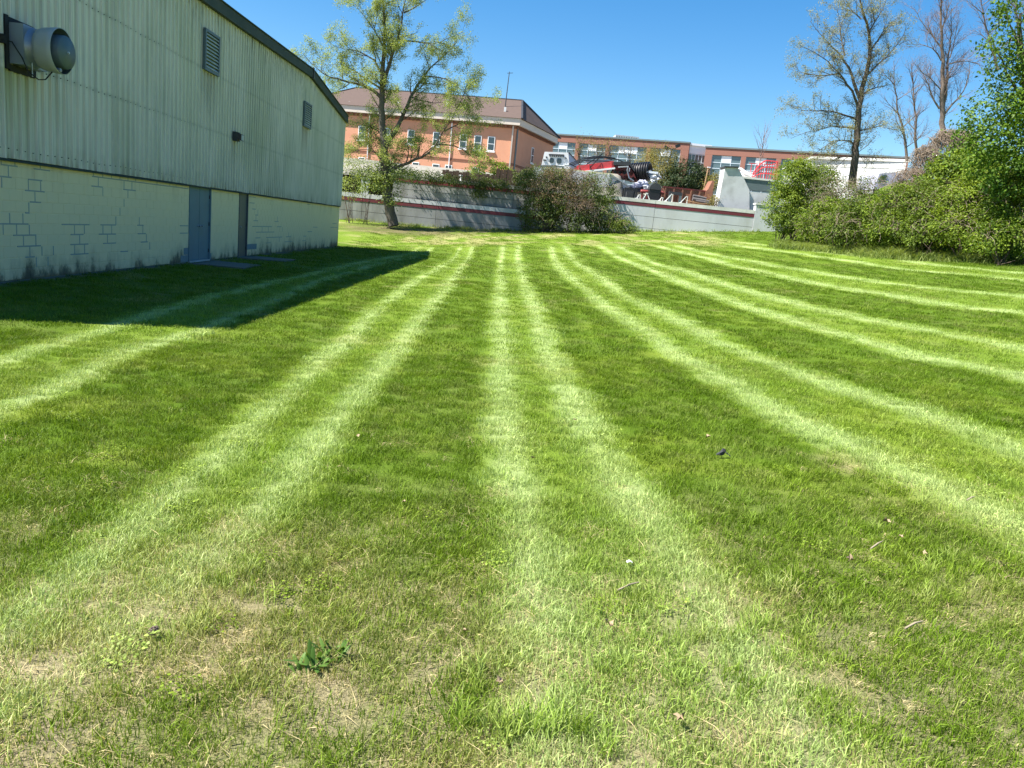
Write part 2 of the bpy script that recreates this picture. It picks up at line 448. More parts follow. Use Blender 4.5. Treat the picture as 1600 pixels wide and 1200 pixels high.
M['L_oak'] = leaf_mat('oak_bud_leaf', (.19, .20, .11), (.36, .36, .21), .4)
M['L_big'] = leaf_mat('broad_dark_leaf', (.026, .07, .009), (.17, .275, .03), .36, .45)
M['L_hedge'] = leaf_mat('hedge_leaf', (.045, .090, .009), (.25, .335, .035), .34)
M['L_hedge_dark'] = leaf_mat('dark_hedge_leaf', (.035, .066, .009), (.18, .25, .03), .3)
M['L_lime'] = leaf_mat('lime_leaf', (.085, .14, .02), (.26, .34, .045), .38)
M['L_vine'] = leaf_mat('vine_leaf', (.026, .052, .012), (.15, .20, .045), .28)
M['L_dead'] = leaf_mat('dry_leaf', (.12, .08, .04), (.25, .18, .10), .2)
M['L_ever'] = leaf_mat('evergreen_leaf', (.015, .032, .012), (.05, .075, .025), .15)
M['L_olive'] = leaf_mat('olive_bud_leaf', (.13, .12, .035), (.26, .23, .07), .35)
M['L_weed'] = leaf_mat('plantain_leaf', (.05, .115, .018), (.15, .26, .055), .35, .5)
M['L_bank'] = leaf_mat('tall_grass_leaf', (.12, .18, .035), (.30, .36, .11), .4)

# ------------------------------------------------------------------ mower lines (plan: x as a function of y)
LINES = {'line_0': [(-4.52, 43.35), (-4.45, 39.03), (-4.97, 28.31), (-5.01, 17.86), (-5.03, 13.02), (-4.83, 10.22), (-4.74, 9.17), (-4.67, 8.22), (-4.58, 7.24)], 'line_1': [(-3.69, 42.9), (-3.59, 39.03), (-4.24, 29.63), (-4.19, 18.77), (-3.85, 13.37), (-3.69, 10.13), (-3.68, 9.01), (-3.72, 7.96), (-3.53, 6.73), (-3.49, 6.0), (-3.44, 5.41)], 'line_2': [(-2.17, 45.04), (-2.06, 34.76), (-2.17, 20.59), (-2.02, 12.85), (-1.86, 9.17), (-1.77, 6.46), (-1.7, 4.76), (-1.7, 3.65), (-1.7, 2.88)], 'line_3': [(-1.37, 45.5), (-1.29, 35.44), (-1.12, 19.12), (-1.07, 13.95), (-1.09, 10.1), (-1.07, 8.17), (-1.04, 6.58), (-1.06, 5.71), (-1.05, 4.95), (-1.03, 4.23), (-1.04, 3.56), (-1.08, 3.06), (-1.13, 2.67), (-1.19, 2.33), (-1.26, 2.12)], 'line_4': [(0.3, 46.22), (0.17, 36.32), (0.16, 20.73), (0.12, 13.45), (0.12, 9.59), (0.11, 7.52), (0.13, 6.31), (0.16, 5.37), (0.17, 4.74), (0.18, 4.36), (0.21, 3.75), (0.24, 3.15)], 'line_5': [(1.25, 46.48), (1.1, 36.67), (0.93, 21.03), (0.89, 14.63), (0.83, 10.78), (0.81, 8.54), (0.86, 7.04), (0.89, 6.03), (0.9, 5.17), (0.99, 4.19), (1.07, 3.47), (1.12, 2.84)], 'line_6': [(3.12, 47.91), (2.76, 38.07), (2.45, 26.9), (2.31, 19.17), (2.24, 14.51), (2.33, 11.89), (2.29, 9.46), (2.38, 7.64), (2.47, 6.3), (2.61, 5.23), (2.71, 4.69), (2.78, 4.13), (2.83, 3.67)], 'line_7': [(4.02, 47.96), (3.79, 39.19), (3.76, 31.57), (3.51, 23.96), (3.17, 18.15), (3.33, 13.83), (3.27, 10.56), (3.42, 8.99), (3.59, 7.45), (3.78, 6.61), (3.98, 5.64), (3.95, 5.32)], 'line_8': [(5.72, 48.83), (5.91, 41.6), (6.18, 33.31), (5.48, 21.82), (5.13, 16.17), (5.14, 13.18), (5.24, 10.84), (5.37, 9.19), (5.72, 7.95)], 'line_9': [(6.83, 49.71), (7.12, 42.61), (7.33, 39.93), (7.26, 29.23), (6.6, 19.97), (6.54, 15.62), (6.72, 13.17), (7.05, 11.58), (7.16, 10.1)], 'line_10': [(8.58, 49.71), (9.29, 43.62), (10.47, 37.83), (9.72, 27.9), (9.28, 21.78), (9.34, 18.54), (9.37, 15.58), (9.96, 14.24)], 'line_11': [(9.52, 49.27), (11.0, 42.25), (12.33, 36.33), (11.87, 28.27), (11.69, 23.36), (11.86, 19.88), (12.57, 18.12)], 'line_12': [(12.15, 50.15), (13.74, 44.98), (15.72, 40.87), (16.82, 36.27), (15.84, 29.98), (16.39, 26.95), (16.23, 23.56)], 'line_13': [(13.69, 48.4), (16.27, 44.26), (18.11, 40.51), (19.83, 37.73), (19.23, 30.88), (19.02, 27.69)]}
NAMES = list(LINES)

def lawn_fields(x, y):
    """tint (0 dark .. 1 pale), dry, yel, soil for points on the lawn"""
    x = np.asarray(x, float); y = np.asarray(y, float)
    wob = .05 * (noise2(x * 0.8, y * .5, 21) - .5) + .05 * (noise2(x * 6, y * 6, 22) - .5)
    xs = [np.interp(y, [q[1] for q in LINES[k]][::-1], [q[0] for q in LINES[k]][::-1]) for k in NAMES]
    dy = .5
    light = np.zeros_like(x); inside = np.zeros_like(x)
    for i, k in enumerate(NAMES):
        yy = [q[1] for q in LINES[k]][::-1]; xx = [q[0] for q in LINES[k]][::-1]
        sl = (np.interp(y + dy, yy, xx) - np.interp(y - dy, yy, xx)) / (2 * dy)
        d = np.abs(x + wob - xs[i]) / np.sqrt(1 + sl * sl)
        w = .188 + .022 * np.clip(x, 0, 14)
        sd = (x + wob - xs[i]) * (-1 if i % 2 == 0 else 1)      # positive towards the dark band outside the pair
        w = np.where(sd > 0, w * .85, w * .92); pw_ = np.where(sd > 0, 4.5, 2.2)
        light = np.maximum(light, np.exp(-(d / np.sqrt(1) / w) ** pw_))
    for i in range(0, len(NAMES), 2):
        inside = np.maximum(inside, sstep(-.06, .06, x + wob - xs[i]) * sstep(-.06, .06, xs[i + 1] - x - wob))
    mid = np.zeros_like(x)
    for i in range(1, len(NAMES) - 1, 2):
        c = (xs[i] + xs[i + 1]) / 2; hw = np.maximum(.2, (xs[i + 1] - xs[i]) / 2)
        mid = np.maximum(mid, np.exp(-((x - c) / (hw * .42)) ** 2))
    big = fbm2(x * .45, y * .45, 31)
    fin = fbm2(x * 2.5, y * 2.5, 41)
    near = sstep(5.5, 2.2, y)
    tint = .05 + .35 * inside + .10 * mid * (.4 + big)
    strength = 1 - .45 * near
    tint = tint + light * strength * (.56 + .5 * (fin - .45) + .2 * (big - .5)) + (big - .5) * .10 + (fin - .5) * .07 + near * .13  # mower stripes: sheen of the leaning blades put into the grass colour
    end = sstep(43.5, 46.5, y + .9 * (noise2(x * .7, y * .7, 50) - .5)) * sstep(16, 12, x)
    tint = tint * (1 - end) + end * (.30 + .3 * (fin - .5))
    far_r = sstep(17.5, 19.5, x)
    tint = np.clip(tint, 0, 1)
    dry = np.clip((fbm2(x * 1.7, y * 1.7, 61) - .50) * 3.2, 0, 1) * (.08 + .85 * sstep(4.6, 1.8, y))
    dry = dry + sstep(.72, .85, fbm2(x * .8, y * .8, 62)) * .35
    dry = dry + end * np.clip((fbm2(x * .9, y * .9, 63) - .45) * 3, 0, .5)
    yel = (1 - .65 * sstep(8, 15, y)) * np.clip((fbm2(x * .9, y * .9, 71) - .60) * 4, 0, .26) + .25 * np.clip((fbm2(x * 3.1, y * 3.1, 72) - .55) * 6, 0, 1)
    # bark and leaf litter in front of the wall, coloured darker for the maple's shade
    lit = np.exp(-(((x + 6.5) / 4.8) ** 2 + ((y - 52.6) / 2.6) ** 2) ** 2)
    lit = np.maximum(lit, .8 * np.exp(-(((x - 1.0) / 3.5) ** 2 + ((y - 54.3) / 1.6) ** 2) ** 2))
    shaded_litter = .7 * np.clip(lit * (1.0 + 1.2 * (fbm2(x * 2, y * 2, 83) - .5)), 0, 1)
    soil = np.clip(lit * (.6 + .9 * (fbm2(x * 2, y * 2, 81) - .4)), 0, 1)
    soil = np.maximum(soil * .0, np.clip((fbm2(x * 2.6, y * 2.6, 82) - .55) * 5, 0, .9) * sstep(3.6, 1.6, y))
    soil = np.maximum(soil, .62 * sstep(5.0, 2.0, y))
    # worn strip along the foot of the warehouse wall
    soil = np.maximum(soil, sstep(-8.05, -8.38, x) * .8 * (y < 41.5))
    return np.clip(tint, 0, 1), np.clip(dry, 0, 1), np.clip(yel, 0, 1), np.clip(soil, 0, 1), np.clip(shaded_litter, 0, 1)

def set_attr(me, name, arr, kind='FLOAT', dom='POINT'):
    a = me.attributes.new(name, kind, dom)
    a.data.foreach_set('vector' if kind == 'FLOAT_VECTOR' else 'value', np.ascontiguousarray(arr).ravel())

def grid_mesh(name, xs, ys, zf, mat):
    X, Y = np.meshgrid(xs, ys); x = X.ravel(); y = Y.ravel(); z = zf(x, y)
    nx, ny = len(xs), len(ys)
    i = (np.arange(ny - 1)[:, None] * nx + np.arange(nx - 1)[None, :]).ravel()
    f = np.stack([i, i + 1, i + nx + 1, i + nx], 1)
    me = bpy.data.meshes.new(name)
    me.vertices.add(len(x)); me.vertices.foreach_set('co', np.stack([x, y, z], 1).astype(np.float32).ravel())
    me.loops.add(f.size); me.loops.foreach_set('vertex_index', f.ravel().astype(np.int32))
    me.polygons.add(len(f)); me.polygons.foreach_set('loop_start', (np.arange(len(f)) * 4).astype(np.int32))
    me.polygons.foreach_set('use_smooth', np.ones(len(f), bool))
    me.materials.append(mat); me.update(); me.validate()
    return me, x, y

# ------------------------------------------------------------------ ground: lawn and the yard hill behind the wall
xs = np.unique(np.round(np.concatenate([np.arange(-60, -14, 4), np.arange(-14, -8.6, .6), np.arange(-8.6, 8, .08), np.arange(8, 22, .16), np.arange(22, 40, .8), np.arange(40, 91, 6)]), 3))
ys = np.unique(np.round(np.concatenate([np.arange(-30, 0, 3), np.arange(0, 9, .09), np.arange(9, 30, .25), np.arange(30, 56.6, .3), [56.6]]), 3))
me, gx, gy = grid_mesh('lawn', xs, ys, ground_z, M['turf'])
tint, dry, yel, soil, shaded_litter = lawn_fields(gx, gy)
for n_, a_ in (('shaded_litter', shaded_litter), ('tint', tint), ('dry', dry), ('yel', yel), ('soil', soil)): set_attr(me, n_, a_.astype(np.float32))
struct(link(bpy.data.objects.new('lawn', me)))

def yard_z(x, y):
    x = np.asarray(x, float); y = np.asarray(y, float)
    a = 4.22 + 2.3 * sstep(58, 74, y) * 1.0
    terr = 6.45
    w = sstep(9.6, 8.6, x) * sstep(1.2, 3.2, x) * sstep(59.4, 59.8, y)
    z = a * (1 - w) + np.maximum(a, terr) * w
    z = z + sstep(72, 100, y) * 1.2 + sstep(96, 140, y) * 2.8 + sstep(140, 420, y) * 3
    return z
ysy = np.concatenate([np.arange(56.9, 62, .3), np.arange(62, 100, 2), np.arange(100, 460, 15)])
xsy = np.concatenate([np.arange(-160, -20, 10), np.arange(-20, 8, 1), np.arange(8, 11, .25), np.arange(11, 40, 1.), np.arange(40, 260, 10)])
me, _, _ = grid_mesh('yard_ground', xsy, ysy, yard_z, M['yard'])
struct(link(bpy.data.objects.new('yard_ground', me)))

# ------------------------------------------------------------------ warehouse
XW = -8.4; Y0, Y1 = 9.0, 41.3; ZS = 1.85
ROOF = [(9.0, 6.55), (24.0, 6.84), (33.6, 7.08), (41.3, 6.29)]
def roof_z(y): return float(np.interp(y, [p[0] for p in ROOF], [p[1] for p in ROOF]))
wh = thing('warehouse', 'long warehouse with pale green ribbed metal siding above a cream painted block wall', 'warehouse')
PITCH = .23
npan = 35; pw = (Y1 - Y0) / npan
for i in range(npan):
    ya = Y0 + i * pw; yb = ya + pw - .008
    prof = [(ya, 0)]
    nr = 4
    for r in range(nr):
        c = ya + (r + .5) * pw / nr
        prof += [(c - .032, 0), (c - .02, .042), (c + .02, .042), (c + .032, 0)]
    prof.append((yb, 0))
    off = .004 * (i % 2)
    mb = MB(); vs = []
    zb = ZS + random.Random(i).uniform(-.012, .012)
    for (y, d) in prof: vs += [(XW + .03 + off + d, y, zb), (XW + .03 + off + d, y, roof_z(y) - .05)]
    fs = [(2 * k, 2 * k + 2, 2 * k + 3, 2 * k + 1) for k in range(len(prof) - 1)]
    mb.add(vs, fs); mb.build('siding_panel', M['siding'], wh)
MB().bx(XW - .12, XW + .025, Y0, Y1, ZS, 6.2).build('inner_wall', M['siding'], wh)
mb = MB()
for zz in (2.0, 3.42, 4.95):
    for i in range(int((Y1 - Y0) / PITCH)):
        yy = Y0 + (i + .02) * PITCH + .02; mb.bx(XW + .028, XW + .046, yy - .008, yy + .008, zz - .008 + .01 * math.sin(i * 7), zz + .008 + .01 * math.sin(i * 7))
tag(mb.build('screw', M['steel_dark'], wh), kind='stuff')
# sheet-metal drip edge where siding meets the blocks
mb = MB(); mb.prism([(XW - .02, Y0, ZS + .02), (XW + .075, Y0, ZS - .035), (XW + .075, Y0, ZS - .055), (XW - .02, Y0, ZS - .02)], (0, Y1 - Y0, 0))
mb.build('drip_flashing', M['trim'], wh)
# roof, rake trim, other walls
mb = MB()
for (a, za), (b_, zb) in zip(ROOF[:-1], ROOF[1:]):
    mb.prism([(XW + .1, a, za - .02), (XW + .1, b_, zb - .02), (XW + .1, b_, zb + .04), (XW + .1, a, za + .04)], (-26, 0, 0))
mb.build('roof', M['roofmetal'], wh)
for (a, za), (b_, zb) in zip(ROOF[:-1], ROOF[1:]):
    mb = MB()
    mb.prism([(XW + .065, a, za - .26), (XW + .065, b_, zb - .26), (XW + .065, b_, zb + .05), (XW + .065, a, za + .05)], (.13, 0, 0))
    mb.prism([(XW + .06, a, za + .052), (XW + .06, b_, zb + .052), (XW + .06, b_, zb + .085), (XW + .06, a, za + .085)], (.17, 0, 0))
    mb.build('rake_trim', M['trim'], wh)
MB().bx(XW + .062, XW + .235, 33.56, 33.66, 6.79, 7.21).build('trim_joint', M['steel_dark'], wh)
MB().bx(XW - 25.9, XW - .13, Y1 - .2, Y1, -.3, 6.2).build('end_wall', M['siding'], wh)
MB().bx(XW - 25.9, XW - .13, Y0, Y0 + .2, -.3, 6.4).build('end_wall', M['siding'], wh)
MB().bx(XW - 26, XW - 25.8, Y0, Y1, -.3, 6.4).build('end_wall', M['siding'], wh)
MB().bx(XW - .05, XW + .07, Y1 - .1, Y1 + .03, ZS, 6.05).build('corner_trim', M['siding'], wh)
# block wall: mortar sheet, blocks proud of it, joints left open where paint has cracked
DOORS = [(21.44, 23.02), (25.5, 26.38)]
BL, CH, ZT = .3735, .1955, 1.73
bw = MB().bx(XW - .2, XW - .045, Y0, Y1, -.5, ZS - .003).build('block_wall', M['joint_dark'], wh)
OPEN_H = [(0, 13.47, 13.92), (1, 13.43, 13.74), (0, 14.4, 14.89), (1, 14.22, 14.64), (2, 14.12, 14.71), (3, 14.26, 14.59), (4, 14.11, 14.23), (5, 13.39, 14.19), (6, 13.75, 14.42), (7, 13.86, 14.56), (8, 14.09, 14.36), (5, 15.27, 16.28), (6, 15.58, 16.05), (7, 15.57, 16.23), (8, 15.57, 16.23), (5, 16.74, 17.39), (6, 16.67, 17.39), (7, 16.84, 17.39), (5, 18.42, 18.73), (6, 18.45, 18.86), (7, 18.61, 18.96), (1, 16.39, 16.83), (0, 16.41, 18.56), (0, 18.57, 21.37), (1, 17.75, 18.33), (5, 20.86, 21.38), (6, 20.87, 21.39), (8, 17.61, 17.95), (0, 26.54, 27.18), (1, 26.56, 27.07), (2, 26.89, 27.22), (3, 27.24, 27.51), (4, 27.06, 27.53), (5, 26.95, 29.22), (5, 29.92, 30.5), (4, 29.58, 30.06), (6, 27.37, 29.55), (7, 27.33, 27.87), (7, 28.59, 30.64), (7, 31.24, 31.96), (8, 28.61, 29.14), (8, 31.1, 32.1), (0, 34.4, 34.94), (5, 35.69, 36.51), (5, 39.36, 41.11), (6, 34.72, 35.5), (4, 39.73, 40.75), (7, 34.02, 34.44), (8, 33.85, 34.37)]
OPEN_V = set([(-1, 13.47), (-1, 13.844), (0, 13.66), (1, 13.47), (-1, 14.591), (1, 14.217), (1, 14.591), (2, 14.407), (3, 14.217), (4, 13.66), (4, 14.034), (5, 13.47), (5, 13.844), (5, 14.217), (6, 14.034), (6, 14.407), (7, 14.217), (7, 14.591), (7, 14.964), (8, 14.78), (8, 14.407), (5, 15.711), (5, 16.085), (6, 15.901), (7, 15.711), (7, 16.085), (5, 16.832), (5, 17.205), (6, 17.021), (-1, 16.458), (0, 16.648), (1, 16.832), (0, 17.768), (0, 18.142), (1, 17.952), (2, 17.768), (3, 17.579), (4, 17.395), (4, 18.515), (5, 18.699), (6, 18.889), (7, 19.073), (-1, 16.832), (-1, 17.205), (-1, 17.579), (-1, 17.952), (-1, 18.326), (-1, 19.446), (-1, 20.193), (-1, 20.567), (3, 27.29), (2, 27.48), (3, 29.904), (5, 28.037), (5, 28.784), (5, 30.651), (7, 30.278), (6, 31.588)])
def in_door(y): return any(a - .02 < y < b_ + .02 for a, b_ in DOORS)
blk_mesh = {}
def block_mesh(w, h):
    key = (round(w, 3), round(h, 3))
    if key not in blk_mesh:
        g = .0065; mb = MB(); hw, hh = w / 2 - g, h / 2 - g; e = .005
        vs = [(-.05, -hw, -hh), (-.05, hw, -hh), (-.05, hw, hh), (-.05, -hw, hh), (-.004, -hw, -hh), (-.004, hw, -hh), (-.004, hw, hh), (-.004, -hw, hh),
              (0, -hw + e, -hh + e), (0, hw - e, -hh + e), (0, hw - e, hh - e), (0, -hw + e, hh - e)]
        fs = [(i, (i + 1) % 4, 4 + (i + 1) % 4, 4 + i) for i in range(4)] + [(4 + i, 4 + (i + 1) % 4, 8 + (i + 1) % 4, 8 + i) for i in range(4)] + [(8, 9, 10, 11)]
        mb.add(vs, fs); blk_mesh[key] = mb.mesh('block', M['block'])
    return blk_mesh[key]
blocks = []
for k in range(-1, 10):
    zt = ZT - k * CH; zb = zt - CH
    zt = min(zt, ZS - .02)
    ph = (13.47 if k % 2 else 13.66)
    y = ph - math.ceil((ph - Y0) / BL) * BL
    while y < Y1:
        a, b_ = max(y, Y0), min(y + BL, Y1); y += BL
        segs = [(a, b_)]
        for d0, d1 in DOORS:
            ns = []
            for (s0, s1) in segs:
                if s1 <= d0 or s0 >= d1: ns.append((s0, s1)); continue
                if s0 < d0: ns.append((s0, d0))
                if s1 > d1: ns.append((d1, s1))
            segs = ns
        for (s0, s1) in segs:
            if s1 - s0 > .03: blocks.append(((s0 + s1) / 2, (zt + zb) / 2, s1 - s0, zt - zb, k))
vis = [q for q in blocks if q[0] > 13.0 and q[4] < 9]
vis.sort(key=lambda q: q[0])
solo = set(id(q) for q in vis[:300])
rest = MB()
bare = [(20.95, 21.42, 8, 9), (23.04, 23.2, 9, 9), (26.42, 27.3, 8, 8)]
for q in blocks:
    yc, zc, w, h, k = q
    dx = random.Random(hash((round(yc, 2), k))).uniform(-.0015, .0015)
    if id(q) in solo:
        o = bpy.data.objects.new('block', block_mesh(w, h)); o.location = (XW + dx, yc, zc); link(o, bw)
        if any(a < yc < b_ and k0 <= k <= k1 for a, b_, k0, k1 in bare):
            o.data = o.data.copy(); o.data.materials[0] = M['block_bare']
    else:
        isb = any(a < yc < b_ and k0 <= k <= k1 for a, b_, k0, k1 in bare)
        mm = block_mesh(w, h)
        rest.add([(v.co.x + XW + dx, v.co.y + yc, v.co.z + zc) for v in mm.vertices], [tuple(p.vertices) for p in mm.polygons], 1 if isb else 0)
tag(rest.build('block', [M['block'], M['block_bare']], bw), kind='stuff')
# paint-filled joints (almost flush), left out where the joint is open
fill = MB(); tt = .0105
for k in range(0, 10):
    z = ZT - k * CH
    cuts = [Y0] + sorted(sum([[a, b_] for a, b_ in DOORS], [])) + [Y1]
    for a, b_ in zip(cuts[::2], cuts[1::2]):
        fill.bx(XW - .04, XW - .006, a, b_, z - tt, z + tt)
for k in range(-1, 10):
    zt = min(ZT - k * CH, ZS - .02) - tt; zb = ZT - (k + 1) * CH + tt
    ph = (13.47 if k % 2 else 13.66); y = ph - math.floor((ph - Y0) / BL) * BL
    while y < Y1:
        if not in_door(y):
            fill.bx(XW - .04, XW - .005, y - tt * .95, y + tt * .95, zb, zt)
        y += BL
tag(fill.build('mortar', M['block'], bw), kind='stuff')
rp = MB()
for k, h0, h1 in OPEN_H:
    z = ZT - k * CH
    if not (in_door(h0) or in_door(h1)): rp.bx(XW - .01, XW + .0035, h0, h1, z - .0125, z + .0125)
for k, yy in OPEN_V:
    if not in_door(yy): rp.bx(XW - .01, XW + .0032, yy - .013, yy + .013, ZT - (k + 1) * CH + .013, min(ZT - k * CH, ZS - .02) - .013)
tag(rp.build('repointed_joint', M['repoint'], bw), kind='stuff')
# doors
def door_leaf(y0, y1, z0, z1, mat, handle_y, parent, panel=False):
    d = MB().bx(XW - .044, XW - .022, y0 + .006, y1 - .006, z0 + .01, z1 - .01).build('door', mat, parent)
    h = MB(); zc = z0 + .95
    h.ring((XW - .021, handle_y, zc), (1, 0, 0), [(0, .032), (.008, .032), (.012, .012), (.045, .012), (.05, .026), (.075, .026), (.08, 0)], 12)
    h.build('handle', M['steel'], d, True)
    for zz in (z0 + .25, (z0 + z1) / 2, z1 - .25):
        hy = y1 - .004 if handle_y < (y0 + y1) / 2 else y0 + .004
        MB().bx(XW - .03, XW + .004, hy - .012, hy + .012, zz - .05, zz + .05).build('hinge', M['steel_dark'], d)
    return d
frm = MB()
frm.bx(XW - .045, XW + .022, 21.44, 21.49, -.21, 1.84).bx(XW - .045, XW + .022, 22.97, 23.02, -.21, 1.84).bx(XW - .045, XW + .020, 21.492, 22.968, 1.822, 1.842)
frm.build('door_frame', M['door_blue'], wh)
door_leaf(21.50, 22.23, -.20, 1.82, M['door_blue'], 22.14, wh)['label'] = 'left leaf of the slate blue double door'
door_leaf(22.24, 22.96, -.20, 1.82, M['door_blue'], 22.33, wh)['label'] = 'right leaf of the slate blue double door'
MB().bx(XW - .05, XW + .03, 21.49, 22.98, -.245, -.205).build('threshold', M['alu'], wh)
frm = MB()
frm.bx(XW - .045, XW + .022, 25.5, 25.54, -.23, 1.84).bx(XW - .045, XW + .022, 26.34, 26.38, -.23, 1.84).bx(XW - .045, XW + .020, 25.542, 26.338, 1.822, 1.842)
frm.build('door_frame', M['door_dark'], wh)
door_leaf(25.545, 26.335, -.22, 1.82, M['door_dark'], 25.64, wh)['label'] = 'narrow dark grey single door'
# louvred vents
def vent(y0, y1, z0, z1):
    x = XW + .088
    fr = MB()
    fr.bx(x, x + .07, y0, y0 + .07, z0, z1).bx(x, x + .07, y1 - .07, y1, z0, z1)
    fr.bx(x, x + .07, y0 + .072, y1 - .072, z1 - .07, z1 - .002).bx(x, x + .07, y0 + .072, y1 - .072, z0 + .002, z0 + .07)
    fr.bx(x - .02, x + .002, y0 + .03, y1 - .03, z0 + .03, z1 - .03)
    f = fr.build('louver_vent', M['fan_dark'], wh)
    n = 10; me = MB().box((0, 0, 0), (.078, (y1 - y0) - .15, .012), (0, RAD(48), 0)).mesh('slat', M['alu'])
    for i in range(n):
        o = bpy.data.objects.new('slat', me); o.location = (x + .038, (y0 + y1) / 2, z0 + .115 + (z1 - z0 - .23) * i / (n - 1)); link(o, f)
vent(21.98, 23.06, 4.9, 5.95)
vent(32.68, 33.86, 4.79, 5.77)
# exhaust fan
fy, fz = 13.98, 3.70
fn = MB().bx(XW + .05, XW + .31, fy - .33, fy + .33, fz - .32, fz + .32).build('exhaust_fan', M['steel'], wh)
mb = MB()
mb.bx(XW + .056, XW + .085, fy - .43, fy - .34, fz - .42, fz + .42).bx(XW + .056, XW + .085, fy + .34, fy + .40, fz - .40, fz + .38)
mb.bx(XW + .056, XW + .088, fy - .34, fy + .36, fz - .44, fz - .33).bx(XW + .056, XW + .088, fy - .34, fy + .34, fz + .33, fz + .40)
mb.build('sealant_border', M['rubber'], fn)
mb = MB(); mb.ring((XW + .31, fy, fz), (1, 0, 0), [(0, .32), (.03, .29), (.12, .28)], 32); mb.build('neck', M['steel'], fn, True)
mb = MB(); mb.ring((XW + .42, fy, fz), (1, 0, 0), [(0, .285), (.012, .32), (.08, .345), (.25, .365), (.34, .37), (.34, .36)], 40); mb.build('drum', M['drum'], fn, True)
mb = MB(); mb.ring((XW + .42, fy, fz), (1, 0, 0), [(.335, .359), (.25, .354), (.08, .33), (.02, .27)], 40); mb.build('drum_liner', M['fan_dark'], fn, True)
mb = MB(); mb.ring((XW + .46, fy + .02, fz - .01), (1, 0, 0), [(0, .27), (.345, .27), (.375, .258), (.385, .0)], 36); mb.build('shutter', M['fan_dark'], fn, True)
mb = MB(); mb.ring((XW + .846, fy + .02, fz - .01), (1, 0, 0), [(0, .022), (.02, .018), (.024, 0)], 10); mb.build('hub', M['alu'], fn)
mb = MB(); mb.ring((XW + .68, fy - .09, fz - .315), (1, 0, 0), [(0, .035), (.1, .035), (.105, 0)], 10); mb.build('motor_box', M['steel'], fn)
mb = MB(); mb.tube([(XW + .07, fy - .5, fz + .02), (XW + .18, fy - .42, fz + .0), (XW + .3, fy - .36, fz - .22), (XW + .36, fy - .30, fz - .42), (XW + .48, fy - .22, fz - .52), (XW + .56, fy - .16, fz - .50), (XW + .64, fy - .1, fz - .36)], .011, 6)
mb.build('cable', M['rubber'], fn)
MB().bar((XW + .37, fy - .2, fz - .26), (XW + .37, fy - .2, fz - .48), .012).build('bracket', M['alu'], fn)
MB().bx(XW + .05, XW + .13, fy - .56, fy - .46, fz - .05, fz + .09).build('junction_box', M['rubber'], fn)
# flood lamp
lp = MB().bx(XW + .062, XW + .20, 24.52, 24.80, 3.33, 3.60).build('flood_lamp', M['steel_dark'], wh)
MB().prism([(XW + .20, 24.55, 3.40), (XW + .31, 24.57, 3.35), (XW + .31, 24.57, 3.54), (XW + .20, 24.55, 3.585)], (0, .23, 0)).build('lamp_visor', M['black'], lp)
MB().bx(XW + .31, XW + .318, 24.59, 24.78, 3.37, 3.52).build('lamp_glass', M['alu'], lp)
settle(wh)

# concrete door pads in the grass
for (x0, x1, y0, y1, lab) in ((-8.1, -6.75, 20.95, 22.7, 1), (-8.15, -6.8, 25.1, 26.55, 2)):
    z0 = gz(x0, y0); z1 = gz(x1, y0); mb = MB()
    mb.prism([(x0, y0, z0 - .08), (x1, y0, z1 - .08), (x1, y0, z1 + .035), (x0, y0, z0 + .045)], (0, y1 - y0, 0))
    tag(mb.build('concrete_pad', M['conc_slab']), 'weathered concrete pad in the grass below the ' + ('slate blue double door' if lab == 1 else 'dark grey single door'), 'concrete pad')

# ------------------------------------------------------------------ retaining walls
def wy(x): return 56.0 - .04 * x
def wall_tier(root, x0, x1, zb, zt, yoff, rows, joints, stripe, thick=.35, face='conc', capm='conc_cap'):
    """concrete wall between x0..x1: panels between joints and seams, maroon band near the top"""
    js = [x0] + [j for j in joints if x0 < j < x1] + [x1]
    def slab(a, b_, z0, z1, d0, d1, name, mat):
        mb = MB(); pa, pb = wy(a) + yoff, wy(b_) + yoff
        mb.prism([(a, pa + d0, z0), (b_, pb + d0, z0), (b_, pb + d1, z0), (a, pa + d1, z0)], (0, 0, z1 - z0))
        return mb.build(name, mat, root)
    slab(x0 + .01, x1 - .01, zb, zt - .02, .05, thick, 'backing', M['seam'])
    zz = [zb] + [r for r in rows if zb < r < stripe[0]] + [stripe[0]]
    g = .022
    for a, b_ in zip(js[:-1], js[1:]):
        for z0, z1 in zip(zz[:-1], zz[1:]):
            slab(a + g / 2, b_ - g / 2, z0 + (g if z0 > zb else 0), z1 - .002, RNG.uniform(-.006, .006), .06, 'concrete_panel', M[face])
        slab(a + g / 2, b_ - g / 2, stripe[0] + .004, stripe[1], -.02 + RNG.uniform(-.003, .003), .06, 'painted_band', M['stripe'])
        slab(a + g / 2, b_ - g / 2, stripe[1] + .004, zt, -.03 + RNG.uniform(-.004, .004), thick - .02, 'coping', M[capm])
# world heights read along the wall
WL = thing('retaining_wall', 'low grey concrete wall with a maroon band, behind the foot of the budding tree', 'wall')
wall_tier(WL, -13.5, 3.6, .2, 2.98, 0, [1.05, 1.75], [-9.9, -4.6, -.4], (2.45, 2.70), face='conc_shaded', capm='conc')
mb = MB(); px_, py_, pz_ = (-9.785, 56.3, 3.121)
mb.bx(px_ - .26, px_ + .26, wy(px_) + .01, wy(px_) + .42, 2.985, 4.05); mb.bx(px_ - .31, px_ + .31, wy(px_) - .03, wy(px_) + .46, 4.055, 4.15)
mb.build('pillar', M['conc'], WL); settle(WL)
WU = thing('retaining_wall', 'taller shaded grey concrete wall with a maroon top band, right of the budding tree', 'wall')
wall_tier(WU, -7.9, 3.6, 2.6, 4.62, .62, [3.05, 3.62], [-3.2, .8], (4.14, 4.38), face='conc_shaded', capm='conc_shaded')
settle(WU)
